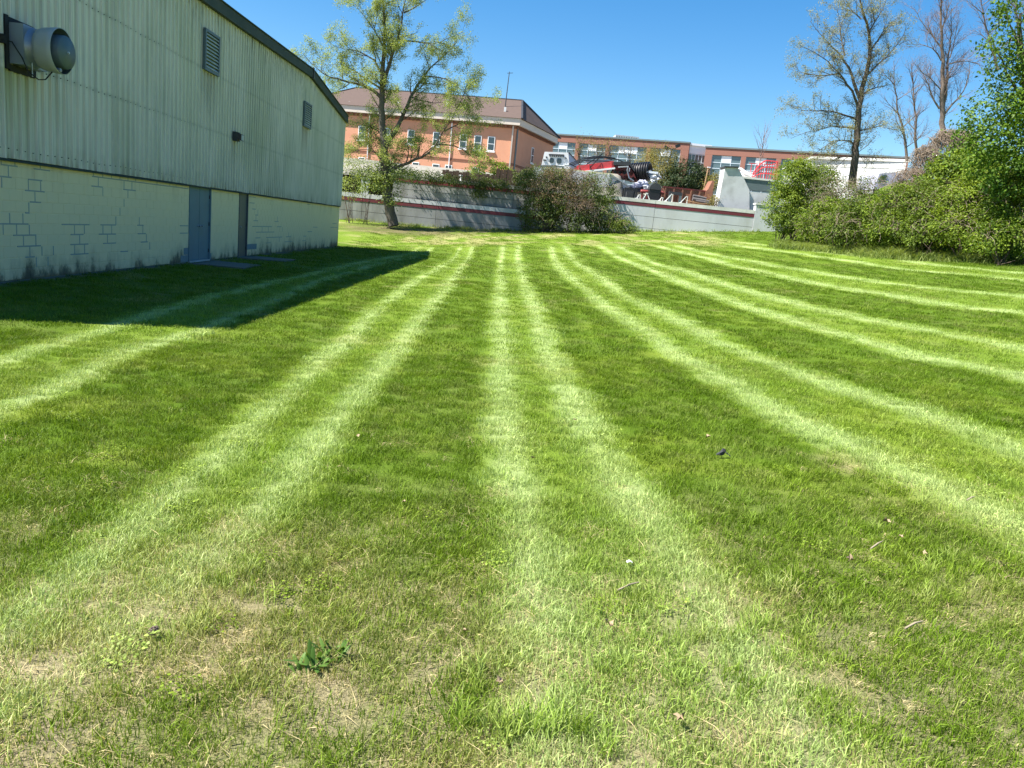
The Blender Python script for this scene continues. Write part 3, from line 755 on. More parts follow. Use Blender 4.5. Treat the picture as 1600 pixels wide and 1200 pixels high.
WR = thing('retaining_wall', 'long sunlit pale grey concrete wall with a maroon band below junk in the yard', 'wall')
wall_tier(WR, 3.62, 18.05, 1.4, 4.62, .62, [2.62, 3.42], [10.95], (4.12, 4.37))
mb = MB(); mb.prism([(18.06, wy(18.06) + .57, 2.4), (20.6, wy(20.6) + .57, 2.4), (20.6, wy(20.6) + 1.1, 2.4), (18.06, wy(18.06) + 1.1, 2.4)], (0, 0, 2.62)); mb.build('end_pier', M['conc'], WR)
mb = MB(); mb.prism([(18.0, wy(18) + .52, 5.025), (20.7, wy(20.7) + .52, 5.025), (20.7, wy(20.7) + 1.15, 5.025), (18.0, wy(18) + 1.15, 5.025)], (0, 0, .10)); mb.build('pier_cap', M['conc_cap'], WR)
mb = MB(); mb.prism([(18.1, wy(18.1) + .40, 2.4), (20.6, wy(20.6) + .40, 2.4), (20.6, wy(20.6) + .56, 2.4), (18.1, wy(18.1) + .56, 2.4)], (0, 0, .32)); mb.build('pier_base', M['conc_pale'], WR)
settle(WR)

# low sloping concrete wall of the upper yard terrace
tw = thing('concrete_wall', 'grey concrete wall with a sloping top under the tilted red trailer', 'wall')
a = (5.582, 59.6, 6.224); b_ = (7.9, 59.6, 6.317); c_ = (10.473, 59.6, 5.637)
mb = MB(); mb.prism([(a[0] - 3.4, 59.6, 4.1), (b_[0], 59.6, 4.1), (b_[0], 59.6, b_[2]), (a[0] - 3.4, 59.6, b_[2])], (0, .35, 0)); mb.build('front_face', M['conc_pale'], tw)
mb = MB(); mb.prism([(b_[0] + .01, 59.64, 4.1), (c_[0] + 1.6, 60.6, 4.1), (c_[0] + 1.6, 60.6, 4.5), (b_[0] + .01, 59.64, b_[2] - .02)], (0, .3, 0)); mb.build('wing', M['conc'], tw)
mb = MB(); mb.prism([(b_[0] - .05, 59.55, b_[2] + .005), (c_[0] + 1.6, 60.5, 4.52), (c_[0] + 1.6, 60.5, 4.62), (b_[0] - .05, 59.55, b_[2] + .11)], (0, .5, 0)); mb.build('wing_cap', M['conc_cap'], tw)
settle(tw)

# ------------------------------------------------------------------ concrete dock and red railing
dk = thing('loading_dock', 'weathered concrete dock wall with a grey steel deck beam, right of the rusty container', 'loading dock')
p = [(15.844, 57.3, 7.457), (16.77, 57.3, 7.551), (17.361, 57.3, 6.799), (17.856, 57.3, 6.078), (18.096, 57.3, 4.595), (15.728, 57.3, 4.541)]
mb = MB(); mb.prism(p, (0, 1.1, 0)); mb.build('wing_wall', M['conc_pale'], dk)
q0 = (15.767, 57.25, 7.558); q1 = (16.788, 57.25, 7.638)
MB().prism([(q0[0], 57.2, q0[2]), (q1[0], 57.2, q1[2]), (q1[0], 57.2, q1[2] - .1), (q0[0], 57.2, q0[2] - .1)], (0, 1.25, 0)).build('wall_cap', M['steel_dark'], dk)
a = (17.933, 57.5, 6.004); b_ = (20.537, 57.5, 6.083)
MB().bx(a[0] + .01, b_[0], 57.42, 58.4, 4.1, a[2] - .02).build('low_wall', M['conc_pale'], dk)
a = (17.338, 57.4, 6.848); b_ = (20.356, 57.4, 6.925); c_ = (17.887, 57.4, 6.086); d_ = (20.494, 57.4, 6.12)
MB().prism([a, b_, d_, c_], (0, .4, 0)).build('deck_beam', M['steel_blue'], dk)
MB().bx(a[0] - .1, b_[0], 57.35, 60.4, a[2] + .01, a[2] + .14).build('deck_plate', M['conc_cap'], dk)
settle(dk)
dz = a[2] + .14
rl = thing('red_railing', 'bright red steel railing with curved top standing on the dock deck', 'railing')
A = (18.211, 58.2, 7.17); B = (19.909, 58.2, 7.341)
n = 9
def rtop(u): return 1.42 * math.sin(min(1, u * 1.6 + .12) * math.pi / 2) * (1 - .03 * u)
tops = []
for i in range(n + 1):
    u = i / n; x = A[0] + (B[0] - A[0]) * u; zt = dz + .12 + rtop(u) * .9
    tops.append((x, 58.2, zt)); MB().bar((x, 58.2, dz), (x, 58.2, zt), .045).build('baluster', M['red'], rl)
mb = MB(); mb.tube(tops, .05, 6); mb.build('top_rail', M['red'], rl)
for f in (.33, .66):
    mb = MB(); mb.tube([(x, 58.18, dz + (z - dz) * f) for x, y, z in tops], .035, 6); mb.build('mid_rail', M['red'], rl)
mb = MB()
for i in range(4): mb.bar((A[0] + .2 + i * .4, 59.5, dz), (A[0] + .2 + i * .4, 59.5, dz + 1.2), .04)
mb.bar((A[0], 59.5, dz + 1.2), (B[0], 59.5, dz + 1.25), .05).bar((B[0], 58.2, dz + 1.3), (B[0], 59.5, dz + 1.25), .05)
mb.build('rear_rail', M['red'], rl); settle(rl)
pp = thing('plastic_pipes', 'bundle of white plastic pipes leaning on the dock left of the red railing', 'pipes')
for i in range(5):
    a = Vector((17.205, 58.6, 7.647)) + Vector((i * .07, .1 * i, .02 * i)); b_ = Vector((18.541, 58.6, 7.137)) + Vector((i * .12 - .3, .12 * i, .06))
    MB().tube([a, (a + b_) / 2 + Vector((0, 0, -.05)), b_], .055, 8).build('pipe', M['white'], pp)
settle(pp)
tb = thing('storage_tote', 'white plastic tote on the dock just behind the white pipes', 'tote')
c_ = (18.24, 59.6, 7.406)
MB().bx(c_[0] - .45, c_[0] + .45, 59.2, 60.1, dz + .005, dz + .5).build('body', M['white'], tb); MB().bx(c_[0] - .5, c_[0] + .5, 59.15, 60.15, dz + .505, dz + .57).build('lid', M['panel_white'], tb); settle(tb)

# ------------------------------------------------------------------ yard junk on the wall and behind it
def zy(x, y): return float(yard_z(x, y))
# rusty open container
rc = thing('rusty_container', 'rusty open topped steel container with a raised fin at its right end', 'container')
x0 = (11.86, 58.6, 5.4)[0]; x1 = (15.378, 58.6, 5.753)[0]; zt0 = (11.815, 58.6, 5.72)[2]; zt1 = (15.364, 58.6, 5.845)[2]; zb = zy(13, 58.6)
zt = (zt0 + zt1) / 2
MB().bx(x0, x1, 59.9, 60.0, zb, zt - .01).build('rear_side', M['rust'], rc)
f = MB().bx(x0, x1, 58.6, 58.66, zb + .55, zt - .05).build('front_side', M['rust'], rc)
MB().bx(x0 - .04, x1 + .02, 58.55, 58.7, zt - .045, zt + .045).build('top_rail', M['red_dark'], rc)
MB().bx(x0, x1, 58.7, 59.88, zb + .3, zb + .38).build('floor', M['rust'], rc)
for i in range(6):
    x = x0 + .15 + (x1 - x0 - .3) * i / 5
    MB().bx(x - .05, x + .05, 58.52, 58.595, zb, zt - .06).build('rib', M['rust'], rc)
fa = (15.599, 58.6, 4.936); 
MB().prism([(x1 - .38, 58.5, zb), (x1 + .12, 58.5, zb), (x1 + .16, 58.5, zt + .75), (x1 + .02, 58.5, zt + .8), (x1 - .22, 58.5, zt + .15), (x1 - .38, 58.5, zt - .02)], (0, 1.4, 0)).build('end_fin', M['rust'], rc)
settle(rc)
lg = [(14.037, 58.2, 5.323), (13.999, 58.1, 5.084), (14.231, 58.0, 4.965)]
for i, (p, L, r) in enumerate(zip(lg, (1.0, 1.35, 1.2), (.10, .14, .09))):
    p = Vector(p); mb = MB(); mb.tube([p, p + Vector((L * .5, .03, -.03)), p + Vector((L, .05, -.09))], [r, r * .97, r * .92], 12)
    o = mb.build('log', M['log']); tag(o, ('short thin dark log on top of the pile before the rusty container', 'thick dark log in the middle of the pile before the rusty container', 'lowest dark log of the pile before the rusty container')[i], 'log', 'logs before the container')
pk = thing('plank_pile', 'loose heap of tan boards under the dark logs before the rusty container', 'planks')
rr = random.Random(5)
for i in range(9):
    c = Vector((14.444, 57.8, 4.795)) + Vector((rr.uniform(-.5, .6), rr.uniform(-.15, .25), rr.uniform(-.12, .1)))
    MB().box(c, (rr.uniform(.8, 1.3), .1, .035), (0, rr.uniform(-.1, .2), rr.uniform(-.4, .4))).build('board', M['plank'], pk)
settle(pk)
# dark steel portal frame
pf = thing('portal_stand', 'dark square portal frame standing in front of the rusty container', 'portal frame')
a = (12.202, 58.0, 5.453); b_ = (13.149, 58.0, 5.502)
MB().bx(a[0] - .02, b_[0] + .02, 57.9, 58.1, a[2] - .2, a[2] + .0).build('lintel', M['steel_dark'], pf)
for x in (a[0] + .1, b_[0] - .1): MB().bx(x - .09, x + .09, 57.91, 58.09, 4.25, a[2] - .205).build('post', M['steel_blue'], pf)
settle(pf)
# crate-like dark frame by the vines
cf = thing('steel_crate', 'black open square steel crate beside the vine bush on the wall', 'crate')
a = (8.87, 57.6, 5.327); b_ = (9.72, 57.6, 5.321); zb = 4.22; zt = a[2]
for x in (a[0], b_[0]):
    for y in (57.6, 58.5): MB().bx(x - .05, x + .05, y - .05, y + .05, zb, zt - .055).build('post', M['black'], cf)
for y in (57.6, 58.5):
    for z in (zb + .2, zt): MB().bx(a[0] - .05, b_[0] + .05, y - .05, y + .05, z - .05, z + .05).build('rail', M['black'], cf)
MB().bx(a[0] + .06, b_[0] - .06, 58.42, 58.48, zb, zt - .06).build('back_sheet', M['steel_dark'], cf)
MB().bx(a[0] + .2, b_[0] - .25, 57.9, 58.3, zb + .26, zt - .2).build('box', M['steel_dark'], cf)
settle(cf)
# black drum / cart
br = thing('black_bin', 'black wheeled bin with rounded lid behind the pale wall', 'bin')
c_ = Vector((11.137, 58.3, 5.314)); zb = 4.23; h = (11.05, 58.3, 5.95)[2] - zb
mb = MB(); w = .42
mb.prism([(c_.x - w * .8, 57.95, zb), (c_.x + w * .8, 57.95, zb), (c_.x + w, 57.95, zb + h * .72), (c_.x - w, 57.95, zb + h * .72)], (0, .8, 0)); mb.build('body', M['black'], br)
mb = MB(); pr = [(c_.x - w * 1.05, 57.9, zb + h * .725)] + [(c_.x - w * 1.05 * math.cos(a), 57.9, zb + h * .725 + h * .27 * math.sin(a)) for a in [math.pi * k / 10 for k in range(1, 10)]] + [(c_.x + w * 1.05, 57.9, zb + h * .725)]
mb.prism(pr, (0, .9, 0)); mb.build('lid', M['steel_dark'], br)
settle(br)
for px_, lab in (((10.59, 58.7, 5.324), 'small dull red tank left of the black bin'), ((11.91, 58.7, 5.363), 'small dull red tank right of the black bin')):
    rt = thing('red_tank', lab, 'tank', 'red tanks by the black bin')
    mb = MB(); mb.ring((px_[0] - .4, px_[1], px_[2] - .02), (1, 0, 0), [(0, 0), (.02, .10), (.1, .13), (.6, .13), (.68, .10), (.7, 0)], 16); mb.build('shell', M['red_tank'], rt, True)
    for dx in (-.22, .12): MB().bx(px_[0] + dx - .04, px_[0] + dx + .04, px_[1] - .15, px_[1] + .15, 4.25, px_[2] - .15).build('leg', M['red_dark'], rt)
    settle(rt)
# white A-frame brackets standing on the coping
for i, (p, k) in enumerate((((9.668, 56.5, 4.59), 0), ((10.27, 56.5, 4.605), 1), ((11.291, 56.5, 4.618), 0), ((11.848, 56.5, 4.628), 2), ((12.921, 56.5, 4.623), 2))):
    bkt = thing('wall_bracket', ('small white bracket on the wall coping, leftmost, beside the black crate', 'white A shaped bracket on the wall coping below the black bin', 'white bracket on the wall coping just right of the black bin', 'leaning white bracket on the wall coping at the left post of the steel frame', 'leaning white bracket on the wall coping at the right post of the steel frame')[i], 'bracket', 'white brackets on the wall')
    x = p[0]; y = wy(x) + .80; z = 4.622
    h = (.30, .40, .26, .55, .5)[i]
    if k == 1:
        MB().bar((x - .22, y, z), (x - .02, y, z + h), .045).build('leg', M['white'], bkt); MB().bar((x + .24, y, z), (x + .04, y, z + h), .045).build('leg', M['white'], bkt)
        MB().bx(x - .07, x + .09, y - .05, y + .05, z + h + .002, z + h + .05).build('head', M['white'], bkt)
    else:
        s = .08 if k == 0 else .2
        MB().bar((x - s, y, z), (x + s, y, z + h), .05).build('strut', M['white'], bkt); MB().bx(x - s - .08, x - s + .1, y - .06, y + .06, z - .0, z + .03).build('foot', M['white'], bkt)
        MB().bar((x + s + .075, y, z), (x + s + .075, y, z + h), .05).build('post', M['conc_cap'], bkt)
    settle(bkt)
# black ribbed culvert pipe
cp = thing('culvert_pipe', 'large black ribbed plastic culvert pipe lying behind the red trailer', 'pipe')
c0 = Vector((9.748, 62.0, 6.811)); c1 = Vector((11.184, 61.2, 7.02)); ax = (c1 - c0); L = ax.length; ax.normalize(); R_ = .74
mb = MB(); mb.ring(c0, ax, [(0, R_ - .10), (L, R_ - .10), (L, R_ - .16), (0, R_ - .16)], 32, closed=True); mb.build('liner', M['black'], cp, True)
me = None
for i in range(9):
    mb = MB(); mb.ring((0, 0, 0), ax, [(-.05, R_ - .1), (-.035, R_ - .02), (0, R_), (.035, R_ - .02), (.05, R_ - .1)], 32)
    me = me or mb.mesh('rib', M['black'], True)
    o = bpy.data.objects.new('rib', me); o.location = c0 + ax * (L * (i + .5) / 9); link(o, cp)
settle(cp)
# silver wrapped junk right of the pipe
sj = thing('metal_scrap', 'heap of silver sheet metal scrap at the open end of the black pipe', 'scrap')
rr = random.Random(9)
for i in range(9):
    p = Vector((11.311, 60.6, 6.681)) + Vector((rr.uniform(-.45, .45), rr.uniform(-.3, .3), rr.uniform(-.5, .35)))
    MB().box(p, (rr.uniform(.3, .8), rr.uniform(.1, .4), rr.uniform(.05, .16)), (rr.uniform(-.6, .6), rr.uniform(-.5, .5), rr.uniform(0, 3))).build('sheet', M['steel'] if i % 2 else M['panel_white'], sj)
MB().bx((10.962, 60.7, 6.843)[0], (11.696, 60.7, 6.917)[0], 60.6, 60.9, (11.311, 60.7, 6.83)[2] , (11.298, 60.7, 6.924)[2] + .05).build('bar', M['panel_white'], sj); settle(sj)
def crumple(name, lab, cat, c, r, mat, seed, sq=(1, 1, 1)):
    me = bpy.data.meshes.new(name); b = bmesh.new(); bmesh.ops.create_icosphere(b, subdivisions=3, radius=1)
    P_ = np.array([v.co[:] for v in b.verts]); d = 1 + .7 * (noise3(P_ * 2.2 + 9, seed) - .5) + .35 * (noise3(P_ * 5 + 4, seed + 1) - .5)
    for v, k in zip(b.verts, d): v.co = Vector((v.co.x * sq[0], v.co.y * sq[1], v.co.z * sq[2])) * (r * k)
    b.to_mesh(me); b.free(); me.materials.append(mat)
    o = link(bpy.data.objects.new(name, me)); o.location = c
    return tag(o, lab, cat)
crumple('plastic_bag', 'crumpled grey plastic bag between the pipe and the black bin', 'bag', (10.423, 59.8, 5.926), .42, M['side_blue'], 3, (1, .8, .75))
crumple('plastic_bag', 'crumpled white plastic bag just above the left red tank', 'bag', (10.66, 59.3, 5.64), .28, M['alu'], 5, (1.2, .8, .6))
crumple('tarp_bundle', 'dark blue folded tarp bundle under the grey bag', 'tarp', (10.19, 59.6, 5.562), .5, simple('navy_tarp', (.02, .03, .07), .6), 8, (1.1, .9, .6))

# red tilted trailer with hoops, white van behind
tr_ = thing('red_trailer', 'tilted red flatbed trailer side with black hoops and pipes over it', 'trailer')
a = Vector((5.412, 60.5, 6.79)); b_ = Vector((8.185, 60.5, 7.424)); c_ = Vector((8.292, 60.5, 6.963)); d_ = Vector((5.509, 60.5, 6.374))
MB().prism([a, b_, c_, d_], (0, .08, 0)).build('side_panel', M['red'], tr_)
MB().bar(d_ + Vector((0, -.03, -.06)), c_ + Vector((.05, -.03, -.06)), .12).build('bottom_rail', M['white'], tr_)
MB().prism([a + Vector((0, 1.9, 0)), b_ + Vector((0, 1.9, 0)), c_ + Vector((0, 1.9, 0)), d_ + Vector((0, 1.9, 0))], (0, .08, 0)).build('side_panel', M['red'], tr_)
MB().prism([d_ + Vector((.02, .09, .03)), c_ + Vector((-.02, .09, .03)), c_ + Vector((-.02, .09, .12)), d_ + Vector((.02, .09, .12))], (0, 1.8, 0)).build('bed', M['steel_dark'], tr_)
for u in (.05, .33, .66, .93):
    p = a.lerp(b_, u); q = d_.lerp(c_, u)
    MB().bar(p + Vector((0, -.04, .02)), q + Vector((0, -.04, .02)), .06).build('stake', M['red'], tr_)
hz = [(4.829, 60.7, 6.889), (5.899, 60.7, 7.423), (6.663, 60.7, 7.618), (7.49, 60.7, 7.702), (8.234, 60.7, 7.659), (8.848, 60.7, 7.484)]
for dy in (0, .75, 1.5):
    mb = MB(); mb.tube([Vector(p) + Vector((dy * .3, dy, .05 * dy)) for p in hz], .035, 6); mb.build('hoop', M['black'], tr_)
for pa, pb in (((5.556, 60.6, 6.481), (7.306, 60.6, 7.886)), ((6.437, 60.4, 6.744), (7.031, 60.4, 7.511)), ((7.135, 60.6, 7.68), (8.092, 60.6, 7.494)), ((4.845, 60.9, 6.907), (5.562, 60.9, 6.694)), ((5.95, 61.0, 7.264), (8.06, 61.0, 7.43))):
    MB().bar(pa, pb, .07).build('brace', M['black'], tr_)
pa = (6.151, 61.6, 7.383); pb = (8.269, 61.6, 7.645)
MB().prism([pa, pb, Vector(pb) + Vector((0, 0, -.25)), Vector(pa) + Vector((0, 0, -.15))], (0, .6, 0)).build('folded_cover', M['steel'], tr_)
settle(tr_)
mc = thing('paving_machine', 'dark red machine with flat black hood between red trailer and ribbed pipe', 'machine')
a = (8.291, 60.9, 7.445); b_ = (9.538, 60.9, 7.381); zb = 4.7
MB().prism([(8.132, 60.4, 7.34), (9.338, 60.4, 7.509), (9.508, 60.4, 7.337), (9.848, 60.4, 6.994), (9.824, 60.4, 6.802), (9.423, 60.4, 7.234), (8.21, 60.4, 7.112)], (0, 1.6, 0)).build('hood', M['steel_dark'], mc)
MB().prism([(8.375, 60.5, 7.089), (9.396, 60.5, 7.192), (9.804, 60.5, 6.712), (10.184, 60.5, 6.084), (9.177, 60.5, 6.221), (8.154, 60.5, 6.498)], (0, 1.3, 0)).build('chassis', M['red_dark'], mc)
rr = random.Random(3)
for i in range(10):
    u = i / 9; p = Vector((8.389, 60.3, 6.745)).lerp(Vector((9.973, 60.3, 6.289)), u) + Vector((0, 0, rr.uniform(-.2, .28)))
    mb = MB(); mb.ring(p, (0, 1, 0), [(0, .13), (.12, .13), (.12, .05), (.15, .05), (.15, 0)], 12); mb.build('roller', M['red_dark'] if i % 2 else M['steel_dark'], mc)
mb = MB(); mb.tube([(9.404, 60.2, 6.745), (9.422, 60.2, 6.983), (9.271, 60.2, 7.015), (9.247, 60.2, 6.824), (9.465, 60.2, 6.279), (9.835, 60.2, 6.079)], .05, 6); mb.build('hose', M['steel'], mc)
MB().bar((8.553, 60.3, 6.997), (9.323, 60.3, 7.122), .09).build('light_bar', M['alu'], mc)
settle(mc)

vn = thing('white_van', 'white box van seen from behind with two dark rounded windows and its shaded side coloured blue grey', 'van')
Yv = 66.0
TL, TR, BR, BLc = (3.137, 66.0, 8.121), (5.096, 66.0, 8.242), (5.289, 66.0, 7.261), (2.988, 66.0, 7.028)
MB().prism([TL, TR, BR, BLc], (0, .06, 0)).build('rear_panel', M['white'], vn)
SB = ((5.998, 66.0, 6.919)[0] + .25, 70.5)
t1 = Vector((6.41, 70.0, 8.291)); b1 = Vector((6.424, 70.0, 7.199))
MB().add([Vector(TR) + Vector((.01, .06, 0)), (t1.x, t1.y, TR[2] - .45), (b1.x + .1, b1.y, BR[2] - .35), Vector(BR) + Vector((.01, .06, -.35))], [(0, 1, 2, 3)]).build('side_panel', M['side_blue'], vn)  # right side of the white van: its shade put into a blue grey colour
MB().add([Vector(TL) + Vector((0, .06, 0)), Vector(TR) + Vector((0, .06, 0)), (t1.x, t1.y, TR[2] - .45), (t1.x - 2.1, t1.y, TL[2] - .45)], [(0, 1, 2, 3)]).build('roof', M['white'], vn)
MB().add([Vector(TL) + Vector((0, .06, 0)), (t1.x - 2.1, t1.y, TL[2] - .45), (t1.x - 2.4, t1.y, BLc[2] - .3), Vector(BLc) + Vector((0, .06, -.3))], [(0, 1, 2, 3)]).build('side_panel', M['white'], vn)
MB().bar(Vector(TR) + Vector((.03, .03, .03)), (t1.x, t1.y, TR[2] - .4), .07).build('roof_edge', M['black'], vn)
def rrect(px0, px1, py0, py1, Y, r=.12):
    a = Vector((px0[0], Y, px1[2])); 
    x0, x1, z0, z1 = px0[0], px1[0], px1[2], px0[2]; pts = []
    for cx, cz, s in ((x1 - r, z1 - r, 0), (x0 + r, z1 - r, 90), (x0 + r, z0 + r, 180), (x1 - r, z0 + r, 270)):
        for k in range(4):
            an = RAD(s + 30 * k); pts.append((cx + r * math.cos(an), Y, cz + r * math.sin(an)))
    return pts
for a, b_ in (((3.61, 65.97, 7.679), (3.974, 65.97, 7.28)), ((4.219, 65.97, 7.715), (4.614, 65.97, 7.293))):
    MB().prism(rrect(a, b_, 0, 0, 65.955), (0, .04, 0)).build('rear_window', M['glass_dark'], vn)
MB().prism([(3.496, 65.95, 7.974), (4.766, 65.95, 8.061), (4.777, 65.95, 7.96), (3.506, 65.95, 7.887)], (0, .045, 0)).build('light_bar', M['steel_dark'], vn)
for k in range(7):
    p = Vector((3.615, 65.95, 7.863)).lerp(Vector((4.702, 65.95, 7.921)), k / 6)
    MB().box(p + Vector((0, 0, -.04)), (.09, .08, .09)).build('lamp', M['black'], vn)
for p in ((3.34, 65.97, 7.704), (4.932, 65.97, 7.787), (3.154, 65.97, 7.454), (3.288, 65.97, 7.452)):
    MB().box(p, (.12, .05, .1)).build('marker_light', M['steel_dark'], vn)
MB().bar((2.939, 65.9, 6.938), (5.325, 65.9, 7.102), .14).build('bumper', M['steel_blue'], vn)
MB().box((5.117, 65.8, 6.97), (.5, .2, .35)).build('step', M['white'], vn)
for x, y in ((BLc[0] + .35, 66.7), (BR[0] - .35, 66.7), (t1.x - 2.2, 69.6), (t1.x - .2, 69.6)):
    z = zy(x, y) + .36; mb = MB(); mb.ring((x - .12, y, z), (1, 0, 0), [(0, .2), (0, .36), (.24, .36), (.24, .2)], 20); wt = mb.build('wheel', M['black'], vn)
settle(vn)

# lamp post and thin white pole
lpz = (18.013, 88.0, 12.069)
lpst = thing('lamp_post', 'dark twin headed lamp post in front of the red brick office', 'lamp post')
MB().tube([(lpz[0], 88, 6.6), (lpz[0] + .12, 88, lpz[2])], [.13, .08], 8).build('pole', M['steel_dark'], lpst)
for s in (-1, 1):
    MB().bar((lpz[0] + .12, 88, lpz[2] - .05), (lpz[0] + .12 + .45 * s, 88, lpz[2] + .05), .07).build('arm', M['steel_dark'], lpst)
    MB().box((lpz[0] + .12 + .62 * s, 88, lpz[2] + (.35 if s > 0 else .02)), (.5, .35, .34), (0, -.5 * s, 0)).build('lamp_head', M['black'], lpst)
settle(lpst)
a = (16.865, 66.0, 8.222); wp = thing('pole', 'thin tan pole with a cap standing left of the concrete dock', 'pole')
MB().tube([(a[0] - .25, 66, 4.9), (a[0], 66, a[2])], .06, 8).build('shaft', M['plank'], wp); MB().box((a[0] + .04, 66, a[2] + .03), (.26, .14, .07)).build('cap', M['white'], wp); settle(wp)

# ------------------------------------------------------------------ brown fence behind the left wall
bf = thing('board_fence', 'dark brown board fence above the left retaining wall, half covered by vines', 'fence')
a = (-4.547, 58.5, 4.439); b_ = (1.891, 58.5, 4.58); nb = 26
for i in range(nb):
    u = i / nb; x = a[0] + (b_[0] - a[0]) * u; zt = 5.35 + .05 * math.sin(i * 2.1) + (.45 if 690 + 136 * u > 770 else 0)
    MB().bx(x, x + (b_[0] - a[0]) / nb - .012, 58.5 + .015 * (i % 2), 58.53 + .015 * (i % 2), 4.15, zt).build('board', M['wood_fence'], bf)
for z in (4.5, 5.2): MB().bx(a[0], b_[0], 58.56, 58.62, z - .04, z + .04).build('rail', M['wood_fence'], bf)
settle(bf)
for p, lb in (((-4.507, 58.2, 4.791), 'white cup shaped post cap on the fence left of the green bush'), ((-3.152, 58.2, 4.882), 'white cup shaped post cap on the fence right of the first cap')):
    q = thing('post_cap', lb, 'post cap', 'white caps on the fence'); 
    mb = MB(); mb.ring((p[0], p[1], p[2] - .22), (0, 0, 1), [(0, 0), (0, .11), (.08, .06), (.3, .05), (.38, .13), (.42, .12), (.42, 0)], 12); mb.build('cap', M['white'], q); MB().bx(p[0] - .05, p[0] + .05, p[1] - .05, p[1] + .05, 4.2, p[2] - .225).build('post', M['wood_fence'], q); settle(q)

# ------------------------------------------------------------------ orange brick building with hip roof
bb = thing('brick_building', 'orange brick building with a brown hip roof behind the budding tree', 'building')
ZB = 6.2
FR = Vector((0.883, 95.0, 14.385)); FL = Vector((-25.0, 100.0, 14.388)); BR_ = Vector((6.275, 109.0, 14.481)); 
ez = (FR.z + FL.z) / 2; 
BLk = FL + (BR_ - FR)
fdir = (FL - FR); fdir.z = 0; flen = fdir.length; fdir.normalize(); fn_ = Vector((fdir.y, -fdir.x, 0)); fn_ = fn_ if fn_.y < 0 else -fn_
sdir = (BR_ - FR); sdir.z = 0; slen = sdir.length; sdir.normalize(); sn_ = Vector((sdir.y, -sdir.x, 0)); sn_ = sn_ if sn_.x > 0 else -sn_
ez = FR.z
base = [FR, BR_, BLk, FL]
MB().prism([(p.x, p.y, ZB) for p in base], (0, 0, ez - ZB - .02)).build('wall', M['brick'], bb)
def fpt(px_plane): return px_plane
def on_front(s, z, d=0): 
    q = FR + fdir * s + fn_ * d; return Vector((q.x, q.y, z))
def on_side(s, z, d=0):
    q = FR + sdir * s + sn_ * d; return Vector((q.x, q.y, z))
def slabf(fn, s0, s1, z0, z1, d0, d1, name, mat, par):
    mb = MB(); mb.add([fn(s0, z0, d0), fn(s1, z0, d0), fn(s1, z1, d0), fn(s0, z1, d0), fn(s0, z0, d1), fn(s1, z0, d1), fn(s1, z1, d1), fn(s0, z1, d1)],
        [(0, 1, 2, 3), (7, 6, 5, 4), (0, 4, 5, 1), (1, 5, 6, 2), (2, 6, 7, 3), (3, 7, 4, 0)])
    return mb.build(name, mat, par)
slabf(on_front, -.5, flen, ez - .75, ez - .02, .02, .55, 'cornice', M['cornice'], bb)
slabf(on_side, .0, slen, ez - .75, ez - .02, .02, .55, 'cornice', M['cornice'], bb)
slabf(on_front, -.02, flen, ez - 1.1, ez - .76, .01, .12, 'frieze', M['brick_band'], bb)
slabf(on_side, -.02, slen, ez - 1.1, ez - .76, .01, .12, 'frieze', M['brick_band'], bb)
mb = MB()
for fn, L in ((on_front, flen), (on_side, slen)):
    s = .1
    while s < L:
        c = fn(s, ez - .92, .22); mb.box(c, (.2, .2, .26)); s += .55
tag(mb.build('dentil', M['brick_band'], bb), kind='stuff')
for z in (ez - 5.2, ez - 5.35):
    slabf(on_front, -.01, flen, z, z + .1, .005, .05, 'string_course', M['brick_band'], bb); slabf(on_side, -.01, slen, z, z + .1, .005, .05, 'string_course', M['brick_band'], bb)
# hip roof with overhang
ov = .7
E_ = [FR - fdir * ov + fn_ * ov, BR_ + sn_ * ov + sdir * ov, BLk + fdir * ov + sdir * ov, FL + fdir * ov + fn_ * ov]
E_ = [Vector((p.x, p.y, ez)) for p in E_]
R1 = Vector((1.367, 102.0, 17.621)); R2 = Vector((-20.285, 106.0, 17.23)); rz = R1.z; R2.z = rz
mb = MB(); mb.add(E_ + [R1, R2], [(0, 4, 5, 3), (0, 1, 4), (1, 2, 5, 4), (2, 3, 5), (0, 3, 2, 1)]); rf = mb.build('roof', M['shingle'], bb)
for a, b_ in ((R1, R2), (R1, E_[0]), (R1, E_[1]), (R2, E_[3])):
    MB().bar(a + Vector((0, 0, .03)), b_ + Vector((0, 0, .03)), .22, .12).build('ridge_cap', M['steel_dark'], rf)
for p in ((-19.55, 99.5, 14.267), (-13.796, 99.5, 15.155), (-19.743, 99.8, 14.593), (-7.764, 99.0, 15.994), (-0.648, 97.0, 15.457)):
    MB().bx(p[0] - .13, p[0] + .13, p[1] - .13, p[1] + .13, p[2] - .5, p[2] + .4).build('vent_pipe', M['white'], rf)
ap = thing('antenna', 'tall thin antenna mast on the brown roof', 'antenna')
a = Vector((-0.678, 99.0, 16.718)); b_ = Vector((-0.56, 99.0, 20.295)); MB().tube([a - Vector((0, 0, .6)), b_], [.07, .045], 6).build('mast', M['steel_dark'], ap)
MB().bar(b_ + Vector((-.25, 0, -.2)), b_ + Vector((.45, 0, -.1)), .05).build('crossbar', M['steel_dark'], ap); settle(ap)
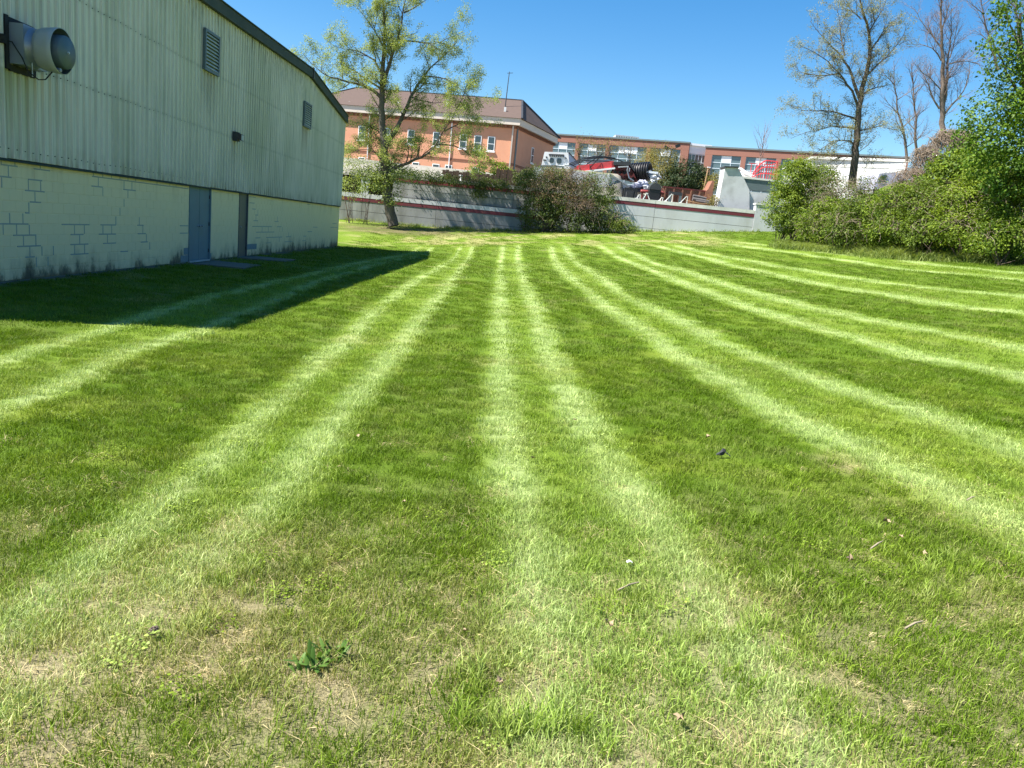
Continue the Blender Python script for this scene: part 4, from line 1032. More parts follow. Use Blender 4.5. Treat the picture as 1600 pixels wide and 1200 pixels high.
def sash(fn, s, z, w, h, par, sill=True):
    fr = slabf(fn, s - w / 2, s + w / 2, z - h / 2, z + h / 2, .01, .07, 'window', M['white'], par)
    t_ = .085
    slabf(fn, s - w / 2 + t_, s + w / 2 - t_, z + .04, z + h / 2 - t_, .06, .085, 'pane', M['glass_dark'], fr); slabf(fn, s - w / 2 + t_, s + w / 2 - t_, z - h / 2 + t_, z - .05, .06, .085, 'pane', M['glass_dark'], fr)
    if sill: slabf(fn, s - w / 2 - .1, s + w / 2 + .1, z - h / 2 - .16, z - h / 2 - .005, .01, .18, 'sill', M['white'], fr)
def s_at(P_): return (Vector((P_[0], P_[1], 0)) - Vector((FR.x, FR.y, 0))).dot(fdir)
for p in ((-1.902, 95.6, 12.501), (-3.518, 95.9, 12.519), (-5.288, 96.2, 12.449), (-8.56, 96.8, 12.447), (-11.699, 97.4, 12.313), (-14.73, 98.0, 12.378), (-17.864, 98.6, 12.361)): sash(on_front, s_at(p), ez - 3.05, .88, 1.65, bb)
for p in ((-3.524, 95.9, 9.187), (-6.804, 96.5, 9.206), (-10.883, 97.2, 8.93), (-14.416, 98.0, 8.871), (-17.653, 98.6, 8.902), (-8.319, 97.0, 9.247)): sash(on_front, s_at(p), ez - 6.75, .88, 1.65, bb)
for s in (6.6, 12.2): sash(on_side, s, ez - 3.35, .85, 1.9, bb)
for s in (-.02,): 
    MB().bar(on_front(.35, ZB, .12), on_front(.35, ez - .8, .12), .16).build('downspout', M['cornice'], bb); MB().bar(on_side(.3, ZB, .12), on_side(.3, ez - .8, .12), .16).build('downspout', M['steel_blue'], bb)
for p in ((-6.776, 96.5, 9.807), (-16.962, 98.4, 9.713)): MB().bar(on_front(s_at(p), ZB, .12), on_front(s_at(p), ez - .8, .12), .12).build('downspout', M['white'], bb)
slabf(on_side, 3.4, 3.7, ez - 6.0, ez - 5.6, .01, .25, 'wall_lamp', M['steel_dark'], bb)
settle(bb)

# ------------------------------------------------------------------ red brick office with window grids
ZO = 8.5
def office(name, lab, A, B, depth, bays, wing_dir):
    root = thing(name, lab, 'building')
    A = Vector(A); B = Vector(B); top = (A.z + B.z) / 2
    d = B - A; d.z = 0; L = d.length; d.normalize(); nn = Vector((d.y, -d.x, 0)); nn = nn if nn.y < 0 else -nn
    def fn(s, z, k=0): q = A + d * s + nn * k; return Vector((q.x, q.y, z))
    MB().prism([fn(0, ZO, -.4), fn(L, ZO, -.4), fn(L, ZO, -depth), fn(0, ZO, -depth)], (0, 0, top - ZO - .3)).build('core_wall', M['brick_far'], root)
    slabf(fn, -.1, L + .1, top - .25, top, -depth - .1, .15, 'roof_edge', M['steel_blue'], root)
    wt = top - 1.35
    slabf(fn, 0, L, wt, top - .26, -.39, 0, 'parapet', M['brick_far'], root)
    cur = 0
    for (s0, s1) in bays + [(L, L)]:
        s0 = max(0, min(L, s0)); s1 = min(L, s1)
        if s0 > cur + .05: slabf(fn, cur, s0, ZO, wt - .01, -.39, 0, 'brick_pier', M['brick_far'], root)
        cur = s1
        if s1 <= s0: continue
        win = slabf(fn, s0 + .02, s1 - .02, ZO, wt - .012, -.38, -.3, 'window', M['glass_sky'], root)
        nc = max(2, int(round((s1 - s0) / 1.45))); cw = (s1 - s0 - .04) / nc
        zr = [wt - .02, wt - 1.15, wt - 2.1, wt - 3.45, wt - 5.1, wt - 6.3, wt - 7.6]
        for k in range(nc + 1): slabf(fn, s0 + .02 + k * cw - .04, s0 + .02 + k * cw + .04, ZO, wt - .015, -.295, -.22, 'mullion', M['mull'], win)
        for z in zr[1:]: slabf(fn, s0 + .03, s1 - .03, z - .04, z + .04, -.215, -.2, 'transom', M['mull'], win)
        for k in range(nc):
            for r in range(len(zr) - 1):
                if (r == 0 and 0 < k < nc - 1) or (r == 3 and 0 < k < nc - 1): slabf(fn, s0 + .02 + k * cw + .045, s0 + .02 + (k + 1) * cw - .045, zr[r + 1] + .045, zr[r] - .045, -.29, -.25, 'blind_panel', M['panel_white'], win)
    settle(root); return root
oA = (6.962, 142.0, 19.052); oB = (30.511, 134.0, 18.892)
def so(px_, A=oA, B=oB): return 0
def frac(a, b_, x): return (x - a) / (b_ - a)
Lo = (Vector(oB) - Vector(oA)).length
office('office_building', 'long red brick office with window grids behind the white van', oA, oB, 22, [(Lo * frac(856, 1078, a), Lo * frac(856, 1078, b_)) for a, b_ in ((862, 903), (909, 951), (957, 1015), (1021, 1066))], 1)
oC = (32.822, 132.0, 18.811); oD = (60.875, 120.0, 17.9)
Lo2 = (Vector(oD) - Vector(oC)).length
office('office_building', 'red brick office with window grids behind the concrete dock and oak', oC, oD, 22, [(Lo2 * frac(1104, 1420, a), Lo2 * frac(1104, 1420, b_)) for a, b_ in ((1116.5, 1165), (1173, 1222), (1230, 1275), (1285, 1335), (1343, 1390))], 1)
gl = thing('glass_link', 'glazed connecting bay between the two red brick offices', 'building')
gA = Vector((30.59, 135.0, 18.536)); gB = Vector((33.886, 135.0, 18.556)); top = gA.z
MB().bx(gA.x - .5, gB.x + .5, 135.1, 146, ZO, top - .02).build('glass_wall', M['glass_sky'], gl)
MB().bx(gA.x - .6, gB.x + .6, 134.6, 146.2, top, top + .35).build('roof_edge', M['panel_white'], gl); MB().bx(gA.x - .5, gB.x + .5, 134.9, 135.05, top - 1.3, top - .03).build('fascia', M['panel_white'], gl)
for k in range(8): x = gA.x - .4 + (gB.x - gA.x + .8) * k / 7; MB().bx(x - .05, x + .05, 134.92, 135.06, ZO, top - 1.32).build('mullion', M['mull'], gl)
for k in range(7): z = top - 1.4 - 1.25 * k; MB().bx(gA.x - .4, gB.x + .4, 134.86, 134.91, z - .05, z + .05).build('transom', M['mull'], gl)
settle(gl)
rv = thing('roof_unit', 'pale grey mechanical unit on the long office roof', 'roof unit')
a = (19.531, 146.0, 20.354); b_ = (23.877, 146.0, 20.514); MB().bx(a[0], b_[0], 146, 150, a[2] - 1.2, a[2] + .1).build('housing', M['alu'], rv); 
for k in range(9): MB().bx(a[0] + .15 + k * (b_[0] - a[0] - .3) / 9, a[0] + .3 + k * (b_[0] - a[0] - .3) / 9, 145.93, 145.995, a[2] - .9, a[2] - .1).build('grille', M['steel_blue'], rv)
settle(rv)
# white industrial shed at the right
ws = thing('white_shed', 'low white painted shed with a flat dark roof edge behind the oak trunk', 'building')
a = Vector((35.298, 92.0, 13.14)); b_ = Vector((43.415, 86.0, 12.895)); zz = 6.0
MB().prism([(a.x, a.y, zz), (b_.x, b_.y, zz), (b_.x + 2, b_.y + 14, zz), (a.x + 2, a.y + 14, zz)], (0, 0, (a.z + b_.z) / 2 - zz)).build('wall', simple('shed_paint', (.62, .62, .60), .6, .08, .5, dirt=(.4, .4, .37), dirt_amt=.5), ws)
zt = (a.z + b_.z) / 2
MB().prism([(a.x - .2, a.y - .3, zt + .003), (b_.x + .3, b_.y - .3, zt + .003), (b_.x + 2.3, b_.y + 14.3, zt + .003), (a.x + 1.8, a.y + 14.3, zt + .003)], (0, 0, .28)).build('roof', M['conc_cap'], ws)
p = a.lerp(b_, .62); q = a.lerp(b_, .73); MB().prism([(p.x, p.y - .06, zt - 3.2), (q.x, q.y - .06, zt - 3.2), (q.x, q.y - .06, zt - 1.9), (p.x, p.y - .06, zt - 1.9)], (0, .09, 0)).build('window', M['glass_dark'], ws)
p = a.lerp(b_, .05); q = a.lerp(b_, .98); MB().prism([(p.x, p.y - .05, zt - .75), (q.x, q.y - .05, zt - .75), (q.x, q.y - .05, zt - .62), (p.x, p.y - .05, zt - .62)], (0, .04, 0)).build('trim_band', M['conc_cap'], ws)
settle(ws)
gt = thing('grey_truck', 'grey covered truck body parked before the white shed, behind dead vines', 'truck')
mb = MB(); P0 = (36.761, 78.0, 9.355); mb.prism([(36.681, 78.0, 9.099), (36.905, 78.0, 10.603), (38.405, 78.0, 10.878), (39.47, 78.0, 10.739), (39.894, 78.0, 9.297)], (0, 4, 0)); mb.build('cover', M['side_blue'], gt)
MB().prism([(37.084, 77.9, 10.43), (37.643, 77.9, 10.548), (37.584, 77.9, 9.864), (36.96, 77.9, 9.74)], (0, .09, 0)).build('rear_window', M['glass_dark'], gt)
for px_ in ((37.325, 78.5, 9.064), (39.661, 78.5, 9.173)):
    mb = MB(); mb.ring((px_[0] - .15, 78.8, px_[2] + .1), (1, 0, 0), [(0, .2), (0, .45), (.3, .45), (.3, .2)], 18); mb.build('wheel', M['black'], gt)
settle(gt)

# ------------------------------------------------------------------ foliage helpers
def leaf_mesh(name, P, size, mat, rng, up=.35, tone=None, narrow=.55, droop=None, outward=None):
    """many folded rhombic leaves; P = centres (n,3)"""
    n = len(P); P = np.asarray(P, float)
    nrm = rng.normal(size=(n, 3)); nrm[:, 2] = np.abs(nrm[:, 2]) + up
    if outward is not None: nrm = nrm + outward * .8
    nrm /= np.linalg.norm(nrm, axis=1)[:, None]
    a = rng.normal(size=(n, 3)); a -= nrm * (a * nrm).sum(1)[:, None]
    if droop is not None: a[:, 2] -= droop; a -= nrm * (a * nrm).sum(1)[:, None]
    a /= np.linalg.norm(a, axis=1)[:, None] + 1e-9
    b_ = np.cross(nrm, a)
    s = (np.asarray(size) * rng.uniform(.65, 1.3, n))[:, None]
    v = np.stack([P - a * s * .5, P + b_ * s * narrow * .5 + nrm * s * .12, P + a * s * .55, P - b_ * s * narrow * .5 + nrm * s * .12], 1).reshape(-1, 3)
    i = np.arange(n) * 4
    f = np.stack([np.stack([i, i + 1, i + 2], 1), np.stack([i, i + 2, i + 3], 1)], 1).reshape(-1)
    me = bpy.data.meshes.new(name)
    me.vertices.add(len(v)); me.vertices.foreach_set('co', v.astype(np.float32).ravel())
    me.loops.add(len(f)); me.loops.foreach_set('vertex_index', f.astype(np.int32))
    me.polygons.add(len(f) // 3); me.polygons.foreach_set('loop_start', (np.arange(len(f) // 3) * 3).astype(np.int32))
    if tone is None: tone = rng.uniform(0, 1, n)
    set_attr(me, 'tone', np.repeat(np.clip(tone, 0, 1), 4).astype(np.float32))
    me.materials.append(mat); me.update()
    return me

def rot_about(d, ang, rnd, rng):
    """turn direction d by ang about a random perpendicular"""
    p = np.cross(d, rng.normal(size=3)); p /= np.linalg.norm(p) + 1e-9
    return d * math.cos(ang) + np.cross(p, d) * math.sin(ang)

def grow(rng, pts, rads, level, spec, segs, tips):
    """children along a limb; spec per level: (per metre, length, radius, angle, up, wander, from)"""
    pts = np.asarray(pts, float); rads = np.asarray(rads, float)
    seg = np.linalg.norm(np.diff(pts, axis=0), axis=1); cum = np.concatenate([[0], np.cumsum(seg)]); L = cum[-1]
    if level >= len(spec): return
    pm, ln, rd, ang, upb, wander, t0 = spec[level]
    cnt = max(1, int(L * pm * rng.uniform(.8, 1.2)))
    last = level == len(spec) - 1
    for k in range(cnt):
        u = t0 + (1 - t0) * (k + rng.uniform(.1, .9)) / cnt
        s = u * L; j = min(len(seg) - 1, np.searchsorted(cum, s) - 1); j = max(j, 0)
        f = (s - cum[j]) / (seg[j] + 1e-9); p = pts[j] + (pts[j + 1] - pts[j]) * f
        d = (pts[j + 1] - pts[j]) / (seg[j] + 1e-9)
        nd = rot_about(d, ang * rng.uniform(.6, 1.3), 0, rng); nd[2] += upb; nd /= np.linalg.norm(nd)
        l = ln * rng.uniform(.55, 1.25) * (1.15 - .55 * u)
        r = min(rd, (rads[j] * (1 - f) + rads[j + 1] * f) * .65)
        m = 3 if last else 5
        q = [p]; dd = nd.copy()
        for i in range(m):
            dd = dd + rng.normal(size=3) * wander; dd[2] += upb * .25; dd /= np.linalg.norm(dd)
            q.append(q[-1] + dd * l / m)
        rr_ = [r * (1 - .75 * i / m) for i in range(m + 1)]
        segs[level].append((q, rr_))
        if last: tips.append((np.array(q[1:]), dd))
        grow(rng, q, rr_, level + 1, spec, segs, tips)

def tube_mesh(name, items, sides, mat):
    """fast tubes: items = [(pts, rads)] all of any length"""
    V = []; F = []; o = 0
    for pts, rads in items:
        pts = np.asarray(pts, float); m = len(pts)
        d = np.gradient(pts, axis=0); d /= np.linalg.norm(d, axis=1)[:, None] + 1e-9
        ref = np.array([.31, .95, .1]) if abs(d[0][1]) < .8 else np.array([1., 0, 0])
        px = np.cross(d, ref); px /= np.linalg.norm(px, axis=1)[:, None] + 1e-9
        py = np.cross(d, px)
        an = np.arange(sides) * 2 * math.pi / sides
        r = np.asarray(rads)[:, None, None]
        V.append((pts[:, None, :] + (px[:, None, :] * np.cos(an)[None, :, None] + py[:, None, :] * np.sin(an)[None, :, None]) * r).reshape(-1, 3))
        i = (np.arange(m - 1)[:, None] * sides + np.arange(sides)[None, :]); j = (np.arange(m - 1)[:, None] * sides + (np.arange(sides)[None, :] + 1) % sides)
        F.append((np.stack([i, j, j + sides, i + sides], -1).reshape(-1, 4)) + o); o += m * sides
    V = np.concatenate(V); F = np.concatenate(F)
    me = bpy.data.meshes.new(name)
    me.vertices.add(len(V)); me.vertices.foreach_set('co', V.astype(np.float32).ravel())
    me.loops.add(F.size); me.loops.foreach_set('vertex_index', F.astype(np.int32).ravel())
    me.polygons.add(len(F)); me.polygons.foreach_set('loop_start', (np.arange(len(F)) * 4).astype(np.int32)); me.polygons.foreach_set('use_smooth', np.ones(len(F), bool))
    me.materials.append(mat); me.update(); return me

def smooth_limb(pts, rng, tilt, amp=.05):
    """subdivide a traced limb and lean it in depth"""
    pts = np.asarray(pts, float); L = np.concatenate([[0], np.cumsum(np.linalg.norm(np.diff(pts, axis=0), axis=1))])
    n = max(3, int(L[-1] / .45)); u = np.linspace(0, L[-1], n)
    q = np.stack([np.interp(u, L, pts[:, k]) for k in range(3)], 1)
    for _ in range(2): q[1:-1] = (q[:-2] + 2 * q[1:-1] + q[2:]) / 4
    q[:, 1] += tilt * u
    q[1:] += rng.normal(size=(n - 1, 3)) * amp * .6
    return q

def tree(name, label, cat, limbs, spec, bark, twigmat, leafm, leaf_size, per_tip, seed, group=None, spread=.12, up=.3, sides=7, clip=None, leaf_name='crown', tone_fn=None):
    rng = np.random.default_rng(seed)
    root = thing(name, label, cat, group)
    big = []; segs = {k: [] for k in range(len(spec))}; tips = []
    for pts, r0, r1, tilt in limbs:
        q = smooth_limb(pts, rng, tilt); u_ = np.linspace(0, 1, len(q)); r = (r0 * (1 - u_) ** (1.0 if not big else 1.35) + r1 * .5 * u_) * (1 if not big else .78); big.append((q, r))
    for i, (q, r) in enumerate(big):
        grow(rng, q, r, 0, spec, segs, tips)
    link(bpy.data.objects.new('trunk', tube_mesh('trunk', big[:1], 12, bark)), root)
    if len(big) > 1: link(bpy.data.objects.new('limbs', tube_mesh('limbs', big[1:], sides, bark)), root)
    if segs[0]: link(bpy.data.objects.new('branches', tube_mesh('branches', segs[0], 5, bark)), root)
    tw = sum((segs[k] for k in range(1, len(spec))), [])
    if tw: link(bpy.data.objects.new('twigs', tube_mesh('twigs', tw, 3, twigmat)), root)
    if leafm is not None:
        P_ = []; T_ = []
        for pts, d in tips:
            base = rng.uniform(-.15, .15); m = rng.poisson(per_tip)
            if m == 0: continue
            k = rng.integers(0, len(pts), m); u = rng.uniform(0, 1, m)[:, None]
            c = pts[k] * u + pts[np.maximum(k - 1, 0)] * (1 - u)
            P_.append(c + rng.normal(size=(m, 3)) * spread); T_.append(np.clip(rng.normal(.5 + base, .25, m), 0, 1))
        P_ = np.concatenate(P_); T_ = np.concatenate(T_)
        if clip is not None:
            ok = clip(P_); P_ = P_[ok]; T_ = T_[ok]
        o = link(bpy.data.objects.new(leaf_name, leaf_mesh(leaf_name, P_, leaf_size, leafm, rng, up, T_)), root); o['kind'] = 'stuff'
    settle(root); return root

def bush(name, label, cat, blobs, n, size, mat, seed, group=None, stem=None, clump=22, sig=.16, shell=.55, narrow=.55, up=.3, twig=0, twigmat=None, droop=None, zmin=None, tonebias=0.0, stems=5, thick=1.0):
    """leaf clumps over lumpy ellipsoids: blobs = [(centre, radii)]"""
    rng = np.random.default_rng(seed); root = thing(name, label, cat, group)
    w = np.array([r[0] * r[1] + r[1] * r[2] + r[0] * r[2] for c, r in blobs]); w = w / w.sum()
    PP = []; TT = []; OO = []
    for (c, r), ww in zip(blobs, w):
        k = max(6, int(n * ww / clump))
        d = rng.normal(size=(k, 3)); d /= np.linalg.norm(d, axis=1)[:, None]
        d[:, 2] = np.where(d[:, 2] < -.85, -d[:, 2], d[:, 2])
        rad = shell + (1 - shell) * rng.uniform(0, 1, k) ** .5
        lump = .78 + .5 * noise3(d * 2.3 + seed % 17 + 5, seed) * (.7 + .6 * noise3(d * 6 + 3, seed + 2))
        ctr = np.asarray(c) + d * np.asarray(r) * (rad * lump)[:, None]
        ct = np.clip(rng.normal(.45 + tonebias, .2, k), 0, 1)
        m = rng.poisson(clump, k)
        idx = np.repeat(np.arange(k), m)
        PP.append(ctr[idx] + rng.normal(size=(len(idx), 3)) * sig * np.array([1, 1, .75])); TT.append(np.clip(ct[idx] + rng.normal(0, .18, len(idx)), 0, 1)); OO.append(d[idx])
    P_ = np.concatenate(PP); T_ = np.concatenate(TT); O_ = np.concatenate(OO)
    g = ground_z(P_[:, 0], P_[:, 1]) if zmin is None else np.full(len(P_), zmin)
    ok = P_[:, 2] > g + .02; P_, T_, O_ = P_[ok], T_[ok], O_[ok]
    o = link(bpy.data.objects.new('foliage', leaf_mesh('foliage', P_, size, mat, rng, up, T_, narrow, droop, O_)), root); o['kind'] = 'stuff'
    items = []
    for (c, r) in blobs:
        c = np.asarray(c, float); r = np.asarray(r, float)
        b0 = c.copy(); b0[2] = (gz(c[0], c[1]) if zmin is None else zmin) - .05
        for k in range(stems):
            e = c + rng.normal(size=3) * r * .45; e[2] = max(e[2], b0[2] + .3)
            mid = (b0 + e) / 2 + rng.normal(size=3) * r * .15
            st = b0 + rng.normal(size=3) * np.array([.12, .12, 0])
            items.append(([st, mid, e], [.035 * thick, .025 * thick, .012 * thick]))
    if items: link(bpy.data.objects.new('stems', tube_mesh('stems', items, 5, stem or M['twig'])), root)
    if twig:
        it = []
        for k in range(twig):
            c, r = blobs[rng.integers(len(blobs))]; c = np.asarray(c); r = np.asarray(r)
            d = rng.normal(size=3); d /= np.linalg.norm(d); d[2] = abs(d[2]) * .9
            p = c + d * r * rng.uniform(.6, 1.0); q = [p]; v = d * .5 + rng.normal(size=3) * .6
            for i in range(4):
                v = v / np.linalg.norm(v); q.append(q[-1] + v * rng.uniform(.12, .3)); v = v + rng.normal(size=3) * .35; v[2] -= .28
            it.append((q, [.009, .008, .007, .006, .004]))
        o = link(bpy.data.objects.new('dry_stems', tube_mesh('dry_stems', it, 3, twigmat or M['deadvine'])), root); o['kind'] = 'stuff'
    settle(root); return root

# ------------------------------------------------------------------ budding tree by the warehouse
YT = 53.2
TR_L = [
 ([(-7.132, 53.2, 1.003), (-7.514, 53.2, 2.153), (-7.769, 53.2, 3.39), (-7.895, 53.2, 4.627), (-8.048, 53.2, 5.643), (-8.261, 53.2, 6.931), (-8.458, 53.2, 8.65), (-8.542, 53.2, 10.556), (-8.504, 53.2, 12.484), (-8.576, 53.2, 13.564), (-8.77, 53.2, 14.621), (-8.782, 53.2, 16.03)], .36, .07, .0),
 ([(-8.412, 53.2, 9.855), (-8.16, 53.2, 11.069), (-7.817, 53.2, 12.126), (-7.575, 53.2, 12.814), (-7.498, 53.2, 14.062), (-7.349, 53.2, 14.846), (-7.152, 53.2, 16.087)], .19, .06, -.08),
 ([(-7.962, 53.2, 6.268), (-7.667, 53.2, 6.91), (-7.208, 53.2, 7.607), (-6.831, 53.2, 8.816), (-6.409, 53.2, 9.94), (-5.967, 53.2, 10.741), (-5.371, 53.2, 11.671), (-4.551, 53.2, 12.345), (-3.962, 53.2, 13.265)], .24, .05, .1),
 ([(-7.796, 53.2, 4.429), (-6.982, 53.2, 5.008), (-5.986, 53.2, 5.398), (-5.031, 53.2, 5.742), (-4.592, 53.2, 6.65), (-4.233, 53.2, 7.463), (-3.772, 53.2, 8.038), (-3.427, 53.2, 8.963)], .17, .04, -.15),
 ([(-4.572, 53.0, 6.59), (-3.909, 53.0, 6.78), (-2.941, 53.0, 6.387), (-2.093, 53.0, 5.939), (-1.375, 53.0, 5.559)], .08, .03, -.1),
 ([(-8.443, 53.2, 9.053), (-8.727, 53.2, 9.543), (-9.616, 53.2, 9.731), (-11.085, 53.2, 9.898), (-12.345, 53.2, 10.126), (-12.954, 53.2, 10.694), (-13.515, 53.2, 11.186)], .16, .04, -.12),
 ([(-8.482, 53.2, 9.648), (-9.045, 53.2, 9.949), (-10.035, 53.2, 10.442), (-10.604, 53.2, 10.936), (-11.357, 53.2, 11.055), (-12.385, 53.2, 10.91)], .10, .03, .15),
 ([(-8.54, 53.2, 10.516), (-8.824, 53.2, 11.04), (-9.364, 53.2, 11.692), (-9.964, 53.2, 12.021), (-10.782, 53.2, 11.859), (-11.825, 53.2, 12.063)], .11, .03, .1),
 ([(-8.527, 53.2, 12.209), (-9.083, 53.2, 13.124), (-9.786, 53.2, 13.824), (-10.485, 53.2, 14.52)], .08, .03, -.2),
 ([(-8.245, 53.2, 10.467), (-8.164, 53.2, 11.737), (-9.063, 53.2, 12.816), (-9.051, 53.2, 13.901)], .07, .03, .3),
 ([(-7.575, 53.2, 12.814), (-6.507, 53.2, 12.925), (-5.454, 53.2, 12.721), (-4.472, 53.2, 13.407), (-3.601, 53.2, 13.886)], .08, .03, .2),
 ([(-7.403, 53.2, 14.456), (-6.452, 53.2, 14.939), (-5.477, 53.2, 15.614)], .07, .03, -.2),
 ([(-7.903, 53.2, 4.75), (-8.428, 53.2, 5.605), (-9.176, 53.2, 6.022), (-10.135, 53.2, 5.761), (-10.525, 53.2, 5.187)], .07, .03, .1),
 ([(-8.116, 53.2, 6.661), (-9.05, 53.2, 7.379), (-9.9, 53.2, 7.495), (-10.536, 53.2, 7.592)], .06, .02, .3),
 ([(-5.967, 53.2, 10.741), (-5.092, 53.2, 10.791), (-4.028, 53.2, 10.582), (-2.911, 53.2, 9.819), (-1.937, 53.2, 9.316)], .07, .025, -.2),
 ([(-4.233, 53.2, 7.463), (-3.401, 53.2, 8.157), (-2.452, 53.2, 8.456), (-1.491, 53.2, 8.148)], .06, .025, .2),
 ([(-6.666, 53.2, 9.435), (-5.802, 53.2, 9.122), (-4.548, 53.2, 9.25), (-3.537, 53.2, 9.755)], .06, .025, .35),
 ([(-5.947, 53.2, 5.444), (-5.611, 53.2, 6.629), (-5.889, 53.2, 7.498)], .06, .02, .3),
 ([(-3.434, 53.2, 9.042), (-3.029, 53.2, 10.207), (-2.825, 53.2, 11.222)], .05, .02, .1),
]
tree('budding_tree', 'tall forked tree with sparse yellow green spring leaves beside the warehouse corner', 'tree', TR_L,
     [(2.1, 1.7, .045, .95, .12, .16, .2), (3.4, .85, .016, .8, .10, .2, .12), (6.5, .45, .009, .7, .05, .2, .05)],
     M['bark'], M['twig'], M['L_tree'], .082, 38, 11, spread=.13)
# ivy round the lower trunk
iv = [((-7.691, 53.1, 4.35), (1.0, .8, 1.1)), ((-8.588, 53.1, 3.719), (1.1, .8, .8)), ((-7.556, 53.1, 2.987), (.75, .7, .9)), ((-6.593, 53.2, 4.342), (1.1, .7, .5))]
bush('ivy', 'ragged yellow green ivy clump wrapped round the budding tree trunk', 'ivy', iv, 4200, .13, M['L_tree'], 31, zmin=2.0, stems=0, shell=.35, sig=.2, tonebias=-.1)
iv = [((-10.38, 54.5, 4.344), (1.0, .8, 1.5)), ((-9.362, 54.8, 4.725), (1.0, .8, 1.0))]
bush('shrub', 'thin leafy shrub between the warehouse corner and the budding tree', 'shrub', iv + [((-10.388, 54.5, 2.977), (.9, .7, 1.0))], 2000, .11, M['L_tree'], 32, shell=.3, sig=.22, tonebias=-.05, thick=.5)
bush('shrub', 'dark evergreen shrub behind the low wall left of the budding tree', 'shrub', [((-11.0, 57.6, 3.422), (1.6, .7, 1.1)), ((-9.103, 57.8, 3.713), (1.7, .7, 1.1)), ((-7.568, 58.2, 4.346), (1.4, .7, .9))], 6500, .13, M['L_ever'], 33, zmin=2.9, shell=.5)
bush('shrub', 'rounded bright green shrub before the orange brick building', 'shrub', [((-1.148, 61.0, 5.739), (1.4, 1.0, 1.0)), ((-0.143, 61.0, 5.554), (.9, .9, .7)), ((-2.339, 61.0, 5.285), (.9, .9, .7))], 3500, .14, M['L_hedge'], 34, zmin=4.2)
bush('wall_vine', 'dark vines hanging over the maroon top band of the shaded wall', 'vine', [((-5.756, 56.3, 4.543), (1.9, .35, .38)), ((-3.026, 56.3, 4.509), (2.0, .35, .35)), ((-0.517, 56.3, 4.495), (1.6, .35, .45)), ((-1.606, 56.25, 3.94), (.7, .25, .55))], 5200, .11, M['L_vine'], 35, zmin=2.9, stems=0, droop=.8, shell=.2)
bush('shrub', 'dark shrub mass behind the brown fence', 'shrub', [((-3.485, 60.2, 4.786), (2.2, .6, .55)), ((0.634, 59.8, 4.989), (1.6, .6, .6))], 3500, .13, M['L_ever'], 36, zmin=4.2)

# ------------------------------------------------------------------ overgrown vine bush in the middle
vb = [((3.191, 54.6, 4.345), (2.2, 1.2, 1.6)), ((4.875, 54.2, 3.721), (2.4, 1.3, 1.7)), ((6.476, 54.0, 3.143), (1.7, 1.1, 1.1)), ((2.979, 54.2, 2.797), (1.7, 1.1, 1.2)), ((7.811, 53.6, 2.667), (.8, .7, .55)), ((1.725, 55.6, 4.683), (1.0, .8, .8)), ((6.731, 55.8, 4.756), (1.2, .8, 1.2))]
bush('vine_bush', 'overgrown tangle of vines and dry stems spilling over the wall, below the red trailer', 'bush', vb + [((2.859, 58.4, 5.27), (1.9, .6, .75)), ((3.982, 58.7, 5.632), (1.2, .5, .5)), ((1.627, 58.0, 5.122), (.9, .5, .6)), ((5.369, 53.4, 2.593), (1.8, .7, .9))], 36000, .11, M['L_vine'], 41, shell=.6, sig=.17, twig=620, twigmat=M['deadvine'], tonebias=.05)
bush('dry_vine', 'brown dried leafy vine draped over the left side of the vine bush', 'vine', [((3.729, 53.6, 4.437), (1.8, .8, 1.3)), ((4.713, 54.2, 5.121), (1.4, .7, .8)), ((5.23, 53.0, 3.423), (.9, .5, .7))], 4600, .095, M['L_dead'], 42, shell=.7, zmin=2.2, stems=0, twig=450, twigmat=M['twig'])
bush('grass_clump', 'bright tall grass clump at the right foot of the vine bush', 'grass clump', [((8.306, 53.2, 2.456), (1.0, .5, .4))], 1300, .22, M['L_bank'], 43, narrow=.14, up=-.2)

# ------------------------------------------------------------------ yard shrubs behind the junk
bush('shrub', 'dark green rounded shrub behind the rusty container', 'shrub', [((16.661, 72.0, 7.81), (2.2, 1.5, 1.5)), ((15.517, 71.0, 7.183), (1.5, 1.2, 1.1)), ((17.892, 72.0, 7.48), (1.2, 1.2, 1.0))], 12000, .15, M['L_ever'], 51, zmin=5.2, tonebias=.2)
bush('shrub', 'olive yellow loose shrub between the ribbed pipe and the dark rounded shrub', 'shrub', [((14.415, 73.0, 8.507), (1.8, 1.2, 2.0)), ((14.939, 72.0, 7.466), (1.4, 1.0, 1.2)), ((13.571, 75.0, 8.809), (1.4, 1.0, 1.4))], 8500, .13, M['L_olive'], 52, zmin=5.2, shell=.25, sig=.3)
bush('shrub', 'thin grey green shrub at the left edge of the concrete dock', 'shrub', [((15.924, 60.5, 6.231), (.8, .7, 1.0)), ((16.547, 62.0, 6.862), (.5, .5, .7))], 1500, .11, M['L_olive'], 53, zmin=4.3, shell=.2, sig=.2)
bush('shrub', 'low weeds with yellow flowers at the right end of the log pile', 'weeds', [((15.539, 57.6, 5.082), (.5, .4, .35))], 500, .10, M['L_olive'], 54, zmin=4.25, shell=.2)
SP_S = [(3.2, 1.3, .03, .6, .25, .12, .15), (5.0, .6, .012, .6, .1, .18, .1)]
